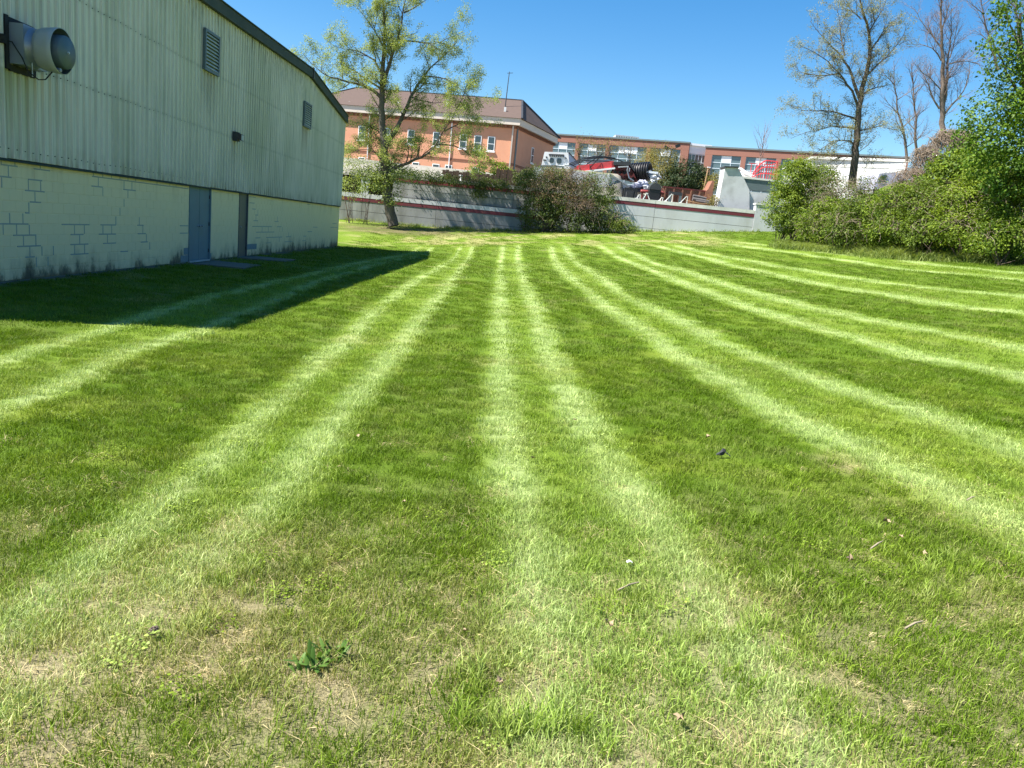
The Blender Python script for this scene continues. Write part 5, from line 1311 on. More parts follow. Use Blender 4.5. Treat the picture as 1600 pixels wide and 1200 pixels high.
for i, (px0, px1, lab) in enumerate((((9.132, 100.0, 10.029), (9.119, 100.0, 13.597), 'slender budding sapling in front of the left office windows'), ((13.005, 98.0, 10.573), (12.334, 98.0, 13.397), 'olive budding sapling before the third brick pier of the long office'), ((11.878, 102.0, 10.936), (11.203, 102.0, 13.087), 'short budding sapling between two taller saplings before the long office'), ((17.83, 96.0, 11.502), (17.341, 96.0, 12.796), 'wide olive sapling left of the twin headed lamp post'), ((15.485, 99.0, 11.212), (15.197, 99.0, 13.414), 'pale twiggy sapling above the ribbed pipe'))):
    a = Vector(px0); b_ = Vector(px1); L = (b_ - a).length
    rg = random.Random(i)
    lim = [([a + Vector((0, 0, -2)), a.lerp(b_, .3), b_], .09, .02, 0)]
    for s in range(4): lim.append(([a.lerp(b_, .05 + .1 * s), a.lerp(b_, .4 + .1 * s) + Vector((rg.uniform(-1.3, 1.3), 0, 0)), a.lerp(b_, .75) + Vector((rg.uniform(-2.2, 2.2), 0, rg.uniform(-.5, .6)))], .05, .015, rg.uniform(-.3, .3)))
    tree('sapling', lab, 'tree', lim, SP_S, M['twig'], M['twig'], M['L_olive'], .15, 2.6, 60 + i, group='budding saplings before the office', spread=.22)
a = (28.814, 90.0, 11.253); b_ = (28.715, 90.0, 15.855)
lim = [([Vector(a) + Vector((0, 0, -2)), (28.724, 90.0, 13.142), b_], .09, .02, 0)]
for k_, q in enumerate(([(28.895, 90.0, 12.107), (29.201, 90.0, 13.82), (29.383, 90.0, 15.369)], [(28.804, 90.0, 12.66), (27.925, 90.0, 13.97), (27.313, 90.0, 15.02)], [(28.762, 90.0, 13.356), (29.28, 90.0, 14.664), (29.625, 90.0, 15.671)], [(28.694, 90.0, 13.768), (27.985, 90.0, 14.949), (27.696, 90.0, 15.821)], [(28.676, 90.0, 14.324), (29.083, 90.0, 15.408), (29.174, 90.0, 16.178)])): lim.append((q, .04, .012, (-1) ** k_ * .2))
tree('bare_sapling', 'small bare twiggy tree rising behind the red railing', 'tree', lim, SP_S, M['twig_red'], M['twig_red'], None, 0, 0, 70)

# ------------------------------------------------------------------ oak and bare trees on the bank at right
TR_O = [
 ([(22.062, 50.0, 6.344), (21.986, 50.0, 7.403), (21.903, 50.0, 8.492), (21.702, 50.0, 10.406), (21.593, 50.0, 11.617), (21.618, 50.0, 12.754), (21.682, 50.0, 13.885), (21.738, 50.0, 14.635), (21.291, 50.0, 15.696), (20.672, 50.0, 16.838), (20.187, 50.0, 18.125)], .25, .06, 0),
 ([(21.593, 50.0, 11.617), (21.233, 50.0, 12.224), (20.812, 50.0, 13.16), (20.165, 50.0, 14.027), (19.228, 50.0, 14.746), (18.403, 50.0, 15.323), (17.902, 50.0, 15.894)], .15, .03, .1),
 ([(21.504, 50.0, 11.227), (21.097, 50.0, 11.87), (19.961, 50.0, 12.96), (19.055, 50.0, 13.503), (18.042, 50.0, 13.994), (17.132, 50.0, 14.16)], .11, .03, -.1),
 ([(21.709, 50.0, 10.368), (21.025, 50.0, 10.529), (19.975, 50.0, 10.689), (18.756, 50.0, 10.68), (17.797, 50.0, 10.353), (16.795, 50.0, 10.746)], .09, .02, -.15),
 ([(21.77, 50.0, 9.835), (20.923, 50.0, 9.981), (20.014, 50.0, 9.811), (18.664, 50.0, 9.366), (17.84, 50.0, 8.934)], .08, .02, .15),
 ([(21.878, 50.0, 8.84), (21.058, 50.0, 9.261), (20.388, 50.0, 9.115), (19.384, 50.0, 8.315), (18.679, 50.0, 7.658)], .07, .02, -.2),
 ([(21.921, 50.0, 8.181), (21.237, 50.0, 8.307), (20.513, 50.0, 7.765), (19.976, 50.0, 7.319)], .05, .02, .2),
 ([(21.662, 50.0, 11.89), (21.964, 50.0, 12.224), (22.34, 50.0, 12.376), (23.082, 50.0, 12.527), (23.7, 50.0, 12.892)], .08, .02, .15),
 ([(21.661, 50.0, 12.947), (22.052, 50.0, 13.437), (22.473, 50.0, 13.967), (23.076, 50.0, 14.587), (23.442, 50.0, 15.366), (23.453, 50.0, 16.104)], .09, .025, -.1),
 ([(21.72, 50.0, 14.522), (22.143, 50.0, 15.232), (22.547, 50.0, 15.826), (22.606, 50.0, 16.93)], .08, .025, .2),
 ([(21.404, 50.0, 15.524), (21.813, 50.0, 16.3), (21.95, 50.0, 17.225)], .07, .02, -.2),
 ([(21.792, 50.0, 9.722), (22.359, 50.0, 9.972), (23.422, 50.0, 10.196), (24.207, 50.0, 9.967)], .06, .02, -.15),
 ([(20.165, 50.0, 14.027), (19.784, 50.0, 14.988), (19.7, 50.0, 16.081), (19.299, 50.0, 16.949)], .07, .02, .2),
 ([(19.961, 50.0, 12.96), (19.004, 50.0, 12.674), (17.981, 50.0, 12.757), (17.126, 50.0, 13.043)], .06, .02, .2),
 ([(20.795, 50.0, 16.194), (20.146, 50.0, 16.674), (19.622, 50.0, 17.345)], .06, .02, .2),
 ([(21.961, 50.0, 8.185), (22.436, 50.0, 8.507), (23.011, 50.0, 8.096), (23.507, 50.0, 7.675)], .05, .015, .1),
]
tree('oak_tree', 'budding oak with wide level limbs on the bank behind the lime bush', 'tree', TR_O,
     [(4.4, 1.3, .022, .85, .08, .16, .12), (5.5, .65, .010, .75, .10, .18, .1), (8.5, .36, .0075, .7, .08, .2, .05)],
     M['bark'], M['twig'], M['L_oak'], .07, 7, 12, spread=.07)
TR_B = [
 ([(29.28, 54.0, 10.545), (29.149, 54.0, 11.575), (28.804, 54.0, 13.192), (28.463, 54.0, 14.991), (27.999, 54.0, 16.753), (27.625, 54.0, 18.301), (27.3, 54.0, 20.029)], .19, .06, 0),
 ([(29.106, 54.0, 11.778), (29.063, 54.0, 13.219), (28.849, 54.0, 15.233), (28.724, 54.0, 17.027), (28.473, 54.0, 18.783)], .16, .05, .05),
 ([(28.803, 54.0, 12.368), (28.199, 54.0, 13.13), (27.558, 54.0, 14.29), (26.921, 54.0, 15.035)], .09, .03, .1),
 ([(29.219, 54.0, 12.08), (29.583, 54.0, 12.654), (30.126, 54.0, 13.409), (30.253, 54.0, 14.241), (30.051, 54.0, 15.357)], .10, .03, -.1),
 ([(28.293, 54.0, 15.378), (27.74, 54.0, 16.126), (27.256, 54.0, 16.356), (25.892, 54.0, 16.215)], .07, .02, .1),
 ([(28.125, 54.0, 16.165), (27.404, 54.0, 16.89), (26.648, 54.0, 17.804), (25.898, 54.0, 18.711)], .07, .03, .2),
 ([(28.849, 54.0, 15.233), (29.51, 54.0, 15.624), (30.419, 54.0, 15.476), (31.747, 54.0, 15.045)], .06, .02, -.1),
 ([(28.807, 54.0, 15.633), (29.107, 54.0, 16.667), (29.065, 54.0, 17.659), (29.192, 54.0, 18.661)], .06, .02, .2),
 ([(28.632, 54.0, 13.584), (27.884, 54.0, 13.998), (27.105, 54.0, 14.568), (26.268, 54.0, 14.806)], .06, .02, -.2),
 ([(28.719, 54.0, 14.002), (29.236, 54.0, 14.462), (29.683, 54.0, 14.833), (30.05, 54.0, 15.559)], .05, .02, .2),
 ([(27.873, 54.0, 17.138), (27.878, 54.0, 18.13), (28.052, 54.0, 19.131)], .07, .03, -.2),
]
tree('bare_tree', 'tall bare grey trunked tree rising above the dry vine mound', 'tree', TR_B,
     [(3.6, 1.35, .022, .7, .25, .12, .1), (7.5, .7, .011, .7, .12, .16, .1), (9, .42, .009, .6, .05, .2, .05)],
     M['bark_grey'], M['twig_red'], M['L_dead'], .055, .7, 13, spread=.06)
def thin_tree(name, lab, pts, seed, n=6, wid=1.8, Y=56):
    rg = random.Random(seed); P_ = [Vector(p) for p in pts]
    lim = [(P_, .10, .03, 0)]
    for i in range(n):
        u = .2 + .7 * i / n; k = u * (len(P_) - 1); j = int(k); p = P_[j].lerp(P_[min(j + 1, len(P_) - 1)], k - j)
        s = (-1) ** i * rg.uniform(.5, 1) * wid
        lim.append(([p, p + Vector((s * .5, 0, .5)), p + Vector((s, 0, rg.uniform(.9, 1.8)))], .045, .012, rg.uniform(-.4, .4)))
    return tree(name, lab, 'tree', lim, [(4.5, 1.2, .016, .7, .25, .15, .1), (7.0, .6, .008, .7, .1, .2, .05)], M['bark_grey'], M['twig_red'], M['L_dead'], .05, .5, seed, spread=.05)
thin_tree('bare_tree', 'thin bare tree with a leaning forked stem, left of the tall grey trunk', [(27.784, 55.0, 8.919), (27.551, 55.0, 9.841), (27.116, 55.0, 10.864), (26.424, 55.0, 12.273), (25.919, 55.0, 13.892), (25.548, 55.0, 15.299)], 81)
thin_tree('bare_tree', 'straight bare stem just left of the dry vine mound', [(28.864, 56.0, 9.419), (28.599, 56.0, 10.701), (28.205, 56.0, 12.387), (27.727, 56.0, 14.043), (27.296, 56.0, 15.472)], 82, 6, 1.3)
thin_tree('bare_tree', 'bare twiggy tree top seen over the dark leafy tree at the right edge', [(34.634, 58.0, 16.191), (33.462, 58.0, 18.233), (32.767, 58.0, 19.655), (32.079, 58.0, 21.271)], 83, 7, 2.2)
thin_tree('bare_tree', 'second bare tree top in the upper right corner of the photo', [(37.153, 60.0, 17.733), (36.549, 60.0, 19.895), (36.054, 60.0, 21.599), (35.808, 60.0, 22.443)], 84, 6, 1.8)
# dark leafy tree at the right edge
YR = 34
dl = [((21.723, 34.0, 6.999), (2.3, 1.8, 1.6)), ((22.389, 34.0, 9.297), (2.1, 1.8, 1.3)), ((20.6, 34.0, 8.203), (1.5, 1.3, 1.0)), ((21.799, 34.0, 10.826), (1.4, 1.4, 1.0)), ((20.42, 34.0, 7.132), (1.0, 1.0, .6)), ((20.985, 34.5, 10.407), (.9, .8, .6)), ((19.724, 34.0, 11.194), (.45, .5, .35)), ((20.415, 34.0, 12.018), (.55, .6, .7)), ((20.35, 34.0, 12.881), (.6, .6, .6)), ((19.884, 34.0, 12.535), (.3, .4, .3)), ((24.001, 34.0, 8.68), (3.0, 2.4, 3.2)), ((24.148, 35.0, 12.265), (2.4, 2.2, 2.4)), ((23.082, 34.0, 6.065), (2.6, 2.0, 1.6))]
bush('leafy_tree', 'dense dark leafy tree with a sunlit left side at the right edge', 'tree', dl, 26000, .145, M['L_big'], 91, zmin=3.0, stems=0, shell=.55, sig=.26, clump=18, narrow=.62, stem=M['bark'])
TRD = [([(23.634, 34.5, 4.637), (23.043, 34.5, 6.503), (22.264, 34.5, 8.573), (21.528, 34.5, 10.851), (20.954, 34.5, 12.577)], .22, .05, 0), ([(22.801, 34.5, 7.156), (22.06, 34.5, 7.619), (21.021, 34.5, 7.781)], .08, .02, 0), ([(22.175, 34.5, 8.829), (21.27, 34.5, 9.787), (20.261, 34.5, 11.234), (19.904, 34.5, 11.453)], .07, .02, 0), ([(21.642, 34.5, 10.604), (20.996, 34.5, 11.566), (20.301, 34.5, 12.761)], .06, .02, 0)]
# limbs belong to the same tree
lt = bpy.data.objects['leafy_tree']
it = []
for pts, r0, r1, tl in TRD:
    q = smooth_limb(pts, np.random.default_rng(4), tl); it.append((q - np.array(lt.location), np.linspace(r0, r1, len(q))))
link(bpy.data.objects.new('trunk', tube_mesh('trunk', it, 8, M['bark'])), lt)

# dead vine mound
dv = thing('vine_mound', 'pale brown mound of dead vines under the bare tree trunk', 'vine')
rng = np.random.default_rng(44); it = []
for k in range(2600):
    c, r = [((25.352, 46.0, 9.068), (1.2, 1.0, .75)), ((23.757, 45.0, 7.673), (1.1, 1.0, 1.1)), ((22.723, 44.0, 6.444), (1.3, 1.0, .9)), ((26.283, 46.0, 9.162), (.8, .8, .75))][rng.choice(4, p=[.33, .3, .22, .15])]
    d = rng.normal(size=3); d /= np.linalg.norm(d); d[1] = -abs(d[1]); d[2] = d[2] if d[2] > -.6 else -d[2]
    p = np.asarray(c) + d * np.asarray(r) * rng.uniform(.5, .9); v = np.cross(d, rng.normal(size=3)); v[2] -= .9; q = [p]
    for i in range(4):
        v = v / (np.linalg.norm(v) + 1e-9); q.append(q[-1] + v * rng.uniform(.1, .28)); v = v + rng.normal(size=3) * .4; v[2] -= .15
    it.append((q, [.011, .012, .012, .010, .005]))
o = link(bpy.data.objects.new('dry_stems', tube_mesh('dry_stems', it, 3, M['deadvine'])), dv); o['kind'] = 'stuff'
it = [([Vector((25.585, 46.0, 6.195)) + Vector((.5 * math.cos(k), .3 * math.sin(k), 0)), Vector((25.108, 46.0, 7.532)) + Vector((.75 * math.cos(k * 1.7), .4 * math.sin(k * 2), 0)), Vector((25.069, 46.0, 8.61)) + Vector((1.3 * math.cos(k * 2.3), .5 * math.sin(k * 3), 0))], [.05, .035, .02]) for k in range(7)]
link(bpy.data.objects.new('stems', tube_mesh('stems', it, 5, M['twig'])), dv); settle(dv)

# ------------------------------------------------------------------ hedge along the right
bush('lime_bush', 'tall lime green bush at the right end of the sunlit wall', 'bush', [((17.575, 48.0, 6.054), (1.15, 1.1, 1.35)), ((17.142, 47.6, 4.472), (1.05, 1.0, 1.3)), ((18.567, 48.0, 5.392), (1.2, 1.0, 1.3)), ((17.9, 47.3, 3.78), (1.3, 1.0, 1.1)), ((18.162, 48.3, 6.779), (.8, .8, .6)), ((19.666, 49.0, 6.71), (.9, .8, .6))], 30000, .11, M['L_lime'], 101, shell=.6, sig=.15, droop=.35)
bush('shrub', 'brownish twiggy shrub under the oak between lime bush and hedge', 'bush', [((19.528, 47.0, 5.633), (1.3, .9, 1.0)), ((20.194, 46.0, 5.287), (1.2, .9, .8)), ((21.442, 46.0, 5.779), (1.6, .9, .8)), ((18.976, 46.0, 4.614), (1.1, .8, 1.0))], 7000, .10, M['L_vine'], 102, zmin=2.4, shell=.5, twig=500, twigmat=M['deadvine'], tonebias=.1)
HB = [
 ('low grey green hedge bush beside the foot of the lime bush', [((18.445, 44.5, 3.625), (1.5, 1.1, 1.0)), ((17.842, 44.0, 3.135), (1.0, .9, .6)), ((19.367, 45.0, 4.265), (1.3, 1.0, .8))], 7500, 'L_hedge', 103, 0),
 ('dark leafy hedge bush under the oak trunk', [((18.978, 41.5, 3.659), (1.6, 1.2, 1.3)), ((20.037, 42.5, 4.286), (1.6, 1.2, 1.1)), ((18.504, 41.0, 3.11), (1.4, 1.0, .7))], 9500, 'L_hedge_dark', 104, -.05),
 ('wide olive green hedge bush in the middle of the hedge', [((20.34, 40.0, 4.27), (1.9, 1.3, 1.3)), ((20.471, 39.0, 3.476), (1.7, 1.2, 1.0)), ((19.685, 39.3, 3.238), (1.3, 1.0, .8))], 10500, 'L_hedge', 105, -.1),
 ('dark hollow hedge bush below the dry vine mound', [((21.48, 38.5, 4.356), (1.7, 1.3, 1.2)), ((20.801, 37.5, 3.359), (1.6, 1.2, .9)), ((21.362, 40.0, 5.015), (1.6, 1.2, .9))], 9500, 'L_hedge_dark', 106, .05),
 ('bright yellow green hedge bush with a high top, left of the right edge', [((22.105, 37.0, 4.689), (1.5, 1.3, 1.2)), ((21.699, 36.2, 3.603), (1.5, 1.2, .9)), ((23.162, 38.0, 5.582), (1.4, 1.2, .8))], 10500, 'L_hedge', 107, .15),
 ('large dark hedge bush cut by the right edge', [((22.557, 34.5, 4.251), (1.7, 1.3, 1.2)), ((21.906, 33.6, 3.216), (1.5, 1.2, .8)), ((23.634, 34.5, 4.637), (1.7, 1.3, 1.5)), ((23.604, 36.0, 5.39), (1.5, 1.2, .8))], 12000, 'L_hedge', 108, -.05),
]
for lab, bl, n, mt, sd, tb_ in HB:
    bush('hedge_bush', lab, 'bush', bl, int(n * 1.5), .11, M[mt], sd, group='hedge bushes along the right bank', shell=.6, sig=.15, tonebias=tb_, thick=.7, twig=240, twigmat=M['deadvine'])
bush('leafy_bush', 'broad leafed bright green bush in front of the dark leafy tree', 'bush', [((23.992, 42.0, 7.247), (1.1, 1.0, .75)), ((24.385, 41.0, 7.079), (1.4, 1.1, .9)), ((23.114, 41.5, 6.398), (1.3, 1.0, .9)), ((24.31, 39.0, 6.919), (1.3, 1.1, .8))], 8500, .17, M['L_lime'], 109, zmin=3.0, shell=.5, sig=.22, narrow=.65, tonebias=-.15)
bush('leafy_bush', 'sunlit broad leafed bush low at the right edge above the hedge', 'bush', [((23.505, 36.0, 5.811), (1.4, 1.1, .7)), ((23.066, 37.5, 5.997), (1.2, 1.0, .7))], 4200, .16, M['L_lime'], 110, zmin=3.0, shell=.5, sig=.2, narrow=.65, tonebias=-.1)

# tall grass fringe at the foot of the hedge and of the walls
rng = np.random.default_rng(55); n = 15000
FX = np.array([16.0, 16.7, 17.4, 19.4, 21.6, 24.2, 27.5]); FY = np.array([43.9, 43.2, 42.4, 38.0, 36.2, 35.0, 33.8])
t_ = rng.uniform(0, 6, n); xx = np.interp(t_, np.arange(7), FX) + rng.normal(.15, .42, n); yy = np.interp(t_, np.arange(7), FY) + rng.normal(.1, .42, n)
hh = rng.uniform(.2, .55, n) * (.25 + 1.1 * noise2(xx * 1.1, yy * 1.1, 90))
x2 = rng.uniform(-11, 18.3, 3500); y2 = 55.9 - .04 * x2 - np.abs(rng.normal(0, .25, 3500)); keep = rng.uniform(size=3500) < .25 + .75 * (noise2(x2 * .8, y2 * 0, 91) > .5)
x2 = x2[keep]; y2 = y2[keep]; xx = np.concatenate([xx, x2]); yy = np.concatenate([yy, y2]); hh = np.concatenate([hh, rng.uniform(.08, .28, len(x2))])
n = len(xx); zz = ground_z(xx, yy); an = rng.uniform(0, 6.28, n); w = .016 * np.ones(n); le = rng.normal(0, .75, (n, 2)) * hh[:, None]
b0 = np.stack([xx - np.cos(an) * w, yy - np.sin(an) * w, zz - .02], 1); b1 = np.stack([xx + np.cos(an) * w, yy + np.sin(an) * w, zz - .02], 1)
m_ = np.stack([xx + le[:, 0] * .35, yy + le[:, 1] * .35, zz + hh * .62], 1); tp = np.stack([xx + le[:, 0], yy + le[:, 1], zz + hh], 1)
dw = np.stack([np.cos(an) * w, np.sin(an) * w, w * 0], 1)
v = np.stack([b0, b1, m_ + dw * .8, m_ - dw * .8, tp], 1).reshape(-1, 3); i5 = np.arange(n) * 5
me = bpy.data.meshes.new('tall_grass')
fq = [tuple(r) for r in np.stack([i5, i5 + 1, i5 + 2, i5 + 3], 1)] + [tuple(r) for r in np.stack([i5 + 3, i5 + 2, i5 + 4], 1)]
me.from_pydata(v.tolist(), [], fq); set_attr(me, 'tone', np.repeat(rng.uniform(0, 1, n), 5).astype(np.float32)); me.materials.append(M['L_bank']); me.update()
tag(link(bpy.data.objects.new('tall_grass', me)), 'unmown tall grass along the foot of the hedge and walls', 'grass', kind='stuff')

# ------------------------------------------------------------------ mown grass: tufts of real blades on points
def tuft(name, nb, rad, h, w, lean, seed, flat=0.0, segs=3):
    rng = np.random.default_rng(seed)
    V = []; F = []; T = []
    for k in range(nb):
        a = rng.uniform(0, 6.28); r = rad * math.sqrt(rng.uniform()); x, y = r * math.cos(a), r * math.sin(a)
        az = rng.uniform(0, 6.28); hh = h * rng.uniform(.5, 1.25); ww = w * rng.uniform(.7, 1.3)
        l = lean * rng.uniform(.2, 1.4); dx, dy = math.cos(az) * l * hh, math.sin(az) * l * hh + .25 * hh
        pa = rng.uniform(0, 6.28); cx, cy = math.cos(pa) * ww / 2, math.sin(pa) * ww / 2
        o = len(V); hz = hh * (1 - flat)
        V += [(x - cx, y - cy, -.012), (x + cx, y + cy, -.012), (x + dx * .35 + cx * .8, y + dy * .35 + cy * .8, hz * .6), (x + dx * .35 - cx * .8, y + dy * .35 - cy * .8, hz * .6), (x + dx, y + dy, hz * .95)]
        F += [(o, o + 1, o + 2, o + 3), (o + 3, o + 2, o + 4)]; T += [np.clip(rng.normal(.48, .23), 0, 1)] * 5
    me = bpy.data.meshes.new(name); me.from_pydata(V, [], F); set_attr(me, 'tone', np.array(T, np.float32)); me.materials.append(M['blade']); me.update()
    return bpy.data.objects.new(name, me)
def clover(name, n, rad, seed):
    rng = np.random.default_rng(seed); V = []; F = []; T = []
    for k in range(n):
        a = rng.uniform(0, 6.28); r = rad * math.sqrt(rng.uniform()); c = np.array([r * math.cos(a), r * math.sin(a), rng.uniform(.015, .045)])
        s = rng.uniform(.0035, .0065); nn = np.array([rng.normal(0, .35), rng.normal(0, .35), 1]); nn /= np.linalg.norm(nn)
        ax = np.cross(nn, [1, .2, 0]); ax /= np.linalg.norm(ax); bx = np.cross(nn, ax); o = len(V)
        V += [tuple(c + (ax * math.cos(t_) + bx * math.sin(t_)) * s) for t_ in np.arange(5) * 1.2566]; F.append(tuple(range(o, o + 5))); T += [rng.uniform(.2, .75)] * 5
    me = bpy.data.meshes.new(name); me.from_pydata(V, [], F); set_attr(me, 'tone', np.array(T, np.float32)); me.materials.append(M['blade']); me.update()
    return bpy.data.objects.new(name, me)
protos = bpy.data.collections.new('grass_kinds')
PR = [('grass_a', 56, .07, .031, .0029, .9), ('grass_b', 56, .07, .027, .0027, 1.1), ('grass_c', 50, .07, .037, .0031, .75),
      ('grass_d', 80, .19, .036, .006, .8), ('grass_e', 80, .19, .031, .006, 1.0), ('grass_f', 80, .46, .038, .012, .8), ('grass_g', 80, .46, .033, .012, 1.0), ('grass_h', 26, .05, .10, .0045, .8)]
for i, (nm, nb, rd, h, w, ln) in enumerate(PR): protos.objects.link(tuft(nm, nb, rd, h, w, ln, 200 + i))
protos.objects.link(clover('grass_i', 70, .075, 230))
protos.objects.link(tuft('grass_j', 36, .085, .05, .0028, 1.6, 231, flat=.72))

rng = np.random.default_rng(77)
def scatter(x0, x1, y0, y1, per, jit=True):
    n = int((x1 - x0) * (y1 - y0) * per); return np.stack([rng.uniform(x0, x1, n), rng.uniform(y0, y1, n)], 1)
PX = []; KIND = []; SC = []
def put(xy, kinds, smin, smax):
    if len(xy) == 0: return
    PX.append(xy); KIND.append(rng.choice(kinds, len(xy))); SC.append(rng.uniform(smin, smax, len(xy)))
def strip(y0, y1, per, kinds, smin=.8, smax=1.2, lim=None):
    """band of lawn between two distances, wide enough for a step to either side"""
    x0, x1 = -.78 * y1 - 3.4, .82 * y1 + 3.4
    x0 = max(x0, -8.3); xy = scatter(x0, x1, y0, y1, per)
    w = np.abs(xy[:, 0]) < .80 * xy[:, 1] + 3.2
    xy = xy[w]; xy = xy[bank_d(xy[:, 0], xy[:, 1]) < .3]
    xy = xy[xy[:, 1] < 55.8 - .04 * xy[:, 0]]
    for (px0, px1, py0, py1) in ((-8.1, -6.75, 20.95, 22.7), (-8.15, -6.8, 25.1, 26.55)):
        xy = xy[~((xy[:, 0] > px0) & (xy[:, 0] < px1) & (xy[:, 1] > py0) & (xy[:, 1] < py1))]
    return xy
def thin(xy, fac):
    """sparser where the turf is worn near the photographer"""
    tint, dry, yel, soil, shaded_litter = lawn_fields(xy[:, 0], xy[:, 1])
    return xy[rng.uniform(size=len(xy)) > fac * np.maximum(np.maximum(np.clip(soil - .62, 0, 1) * 2.2, dry * .5), .3 * sstep(2.6, 1.5, xy[:, 1]))]
put(thin(strip(.2, 4.2, 420, None), 1.0), [0, 1, 2], .75, 1.3)
put(thin(strip(4.2, 9, 190, None), .6), [0, 1, 2], .8, 1.35)
put(strip(9, 14, 40, None), [3, 4], .7, 1.0)
put(strip(14, 22, 22, None), [3, 4], .85, 1.2)
put(strip(22, 36, 6.0, None), [5, 6], .75, 1.05)
put(strip(36, 56, 4.0, None), [5, 6], .9, 1.25)
# coarse clumps, clover and straw where the photo shows them, mostly close by
c = strip(.9, 6.5, 5.5, None); f = fbm2(c[:, 0] * 1.1, c[:, 1] * 1.1, 95); put(c[f > .56], [7], .4, .7)
for (cx, cy, s) in [(1.361, 3.105, 1.3), (1.492, 2.851, 0.9), (1.314, 2.697, 1.1), (0.064, 2.15, 1.3), (0.201, 2.062, 1.5), (0.34, 2.097, 1.2), (0.035, 2.36, 1.2), (0.37, 2.009, 1.1), (0.964, 2.642, 1), (1.135, 2.717, 1.1), (-0.877, 2.93, 1.2), (-1.059, 3.002, 1.0), (1.315, 3.015, 1.2), (2.115, 3.216, 1.1), (1.938, 2.998, 1.0), (2.315, 3.355, 1), (-0.963, 2.55, 1.1), (0.927, 2.35, 1.2), (0.727, 2.939, 1.0)]:
    k = 5; put(np.stack([cx + rng.normal(0, .06, k), cy + rng.normal(0, .05, k)], 1), [7], .45 * s, .85 * s)
c = strip(.9, 6, 60, None); t_ = lawn_fields(c[:, 0], c[:, 1])[2]; put(c[rng.uniform(size=len(c)) < t_ * .55], [8], .7, 1.2)
c = strip(.9, 5.5, 160, None); t_ = lawn_fields(c[:, 0], c[:, 1]); put(c[rng.uniform(size=len(c)) < np.maximum(t_[1], t_[3] * .9)], [9], .7, 1.3)
PX = np.concatenate(PX); KIND = np.concatenate(KIND); SC = np.concatenate(SC)
tint, dry, yel, soil, shaded_litter = lawn_fields(PX[:, 0], PX[:, 1])
n = len(PX)
ok = (shaded_litter < .62) | (PX[:, 1] < 6) ; PX, KIND, SC, tint, dry, yel = PX[ok], KIND[ok], SC[ok], tint[ok], dry[ok], yel[ok]; n = len(PX)
isd = KIND == 9; isc = KIND == 8
tint = np.clip(tint + rng.normal(0, .07, n), 0, 1); yel2 = np.where(isc, .42, yel * .55); 
dry2 = np.where(isd, rng.uniform(.7, 1, n), np.clip(dry * .5 + rng.normal(0, .1, n), 0, .6)); dry2 = np.where(isc, 0, dry2)
tint = np.where(KIND == 7, .42 + rng.uniform(-.1, .2, n), tint)
rot = np.zeros((n, 3)); rot[:, 2] = np.where(tint > .45, rng.normal(0, .6, n), np.pi + rng.normal(0, .8, n)); rot[:, 0] = rng.normal(0, .06, n); rot[:, 1] = -.09
SC = SC * (.96 + .14 * (noise2(PX[:, 0] * 3, PX[:, 1] * 3, 99) - .35))
me = bpy.data.meshes.new('mown_grass')
co = np.stack([PX[:, 0], PX[:, 1], ground_z(PX[:, 0], PX[:, 1])], 1)
me.vertices.add(n); me.vertices.foreach_set('co', co.astype(np.float32).ravel())
set_attr(me, 'rot', rot.astype(np.float32), 'FLOAT_VECTOR'); set_attr(me, 'size', SC.astype(np.float32)); set_attr(me, 'sort', KIND.astype(np.int32), 'INT')
set_attr(me, 'tint', tint.astype(np.float32)); set_attr(me, 'dry', dry2.astype(np.float32)); set_attr(me, 'yel', yel2.astype(np.float32)); me.update()
go = link(bpy.data.objects.new('mown_grass', me)); tag(go, 'mown lawn grass striped pale and dark by the mower', 'grass', kind='stuff')
ng = bpy.data.node_groups.new('grass_on_points', 'GeometryNodeTree')
ng.interface.new_socket('Geometry', in_out='INPUT', socket_type='NodeSocketGeometry'); ng.interface.new_socket('Geometry', in_out='OUTPUT', socket_type='NodeSocketGeometry')
gi = ng.nodes.new('NodeGroupInput'); goo = ng.nodes.new('NodeGroupOutput')
ip = ng.nodes.new('GeometryNodeInstanceOnPoints'); ci = ng.nodes.new('GeometryNodeCollectionInfo')
ci.inputs['Collection'].default_value = protos; ci.inputs['Separate Children'].default_value = True; ci.inputs['Reset Children'].default_value = True
ip.inputs['Pick Instance'].default_value = True
def named(nm, dt):
    a = ng.nodes.new('GeometryNodeInputNamedAttribute'); a.data_type = dt; a.inputs['Name'].default_value = nm; return a.outputs['Attribute']
ng.links.new(gi.outputs[0], ip.inputs['Points']); ng.links.new(ci.outputs[0], ip.inputs['Instance']); ng.links.new(named('sort', 'INT'), ip.inputs['Instance Index'])
er = ng.nodes.new('FunctionNodeEulerToRotation'); ng.links.new(named('rot', 'FLOAT_VECTOR'), er.inputs[0]); ng.links.new(er.outputs[0], ip.inputs['Rotation'])
ng.links.new(named('size', 'FLOAT'), ip.inputs['Scale']); ng.links.new(ip.outputs[0], goo.inputs[0])
md = go.modifiers.new('blades', 'NODES'); md.node_group = ng
print('grass tufts', n)

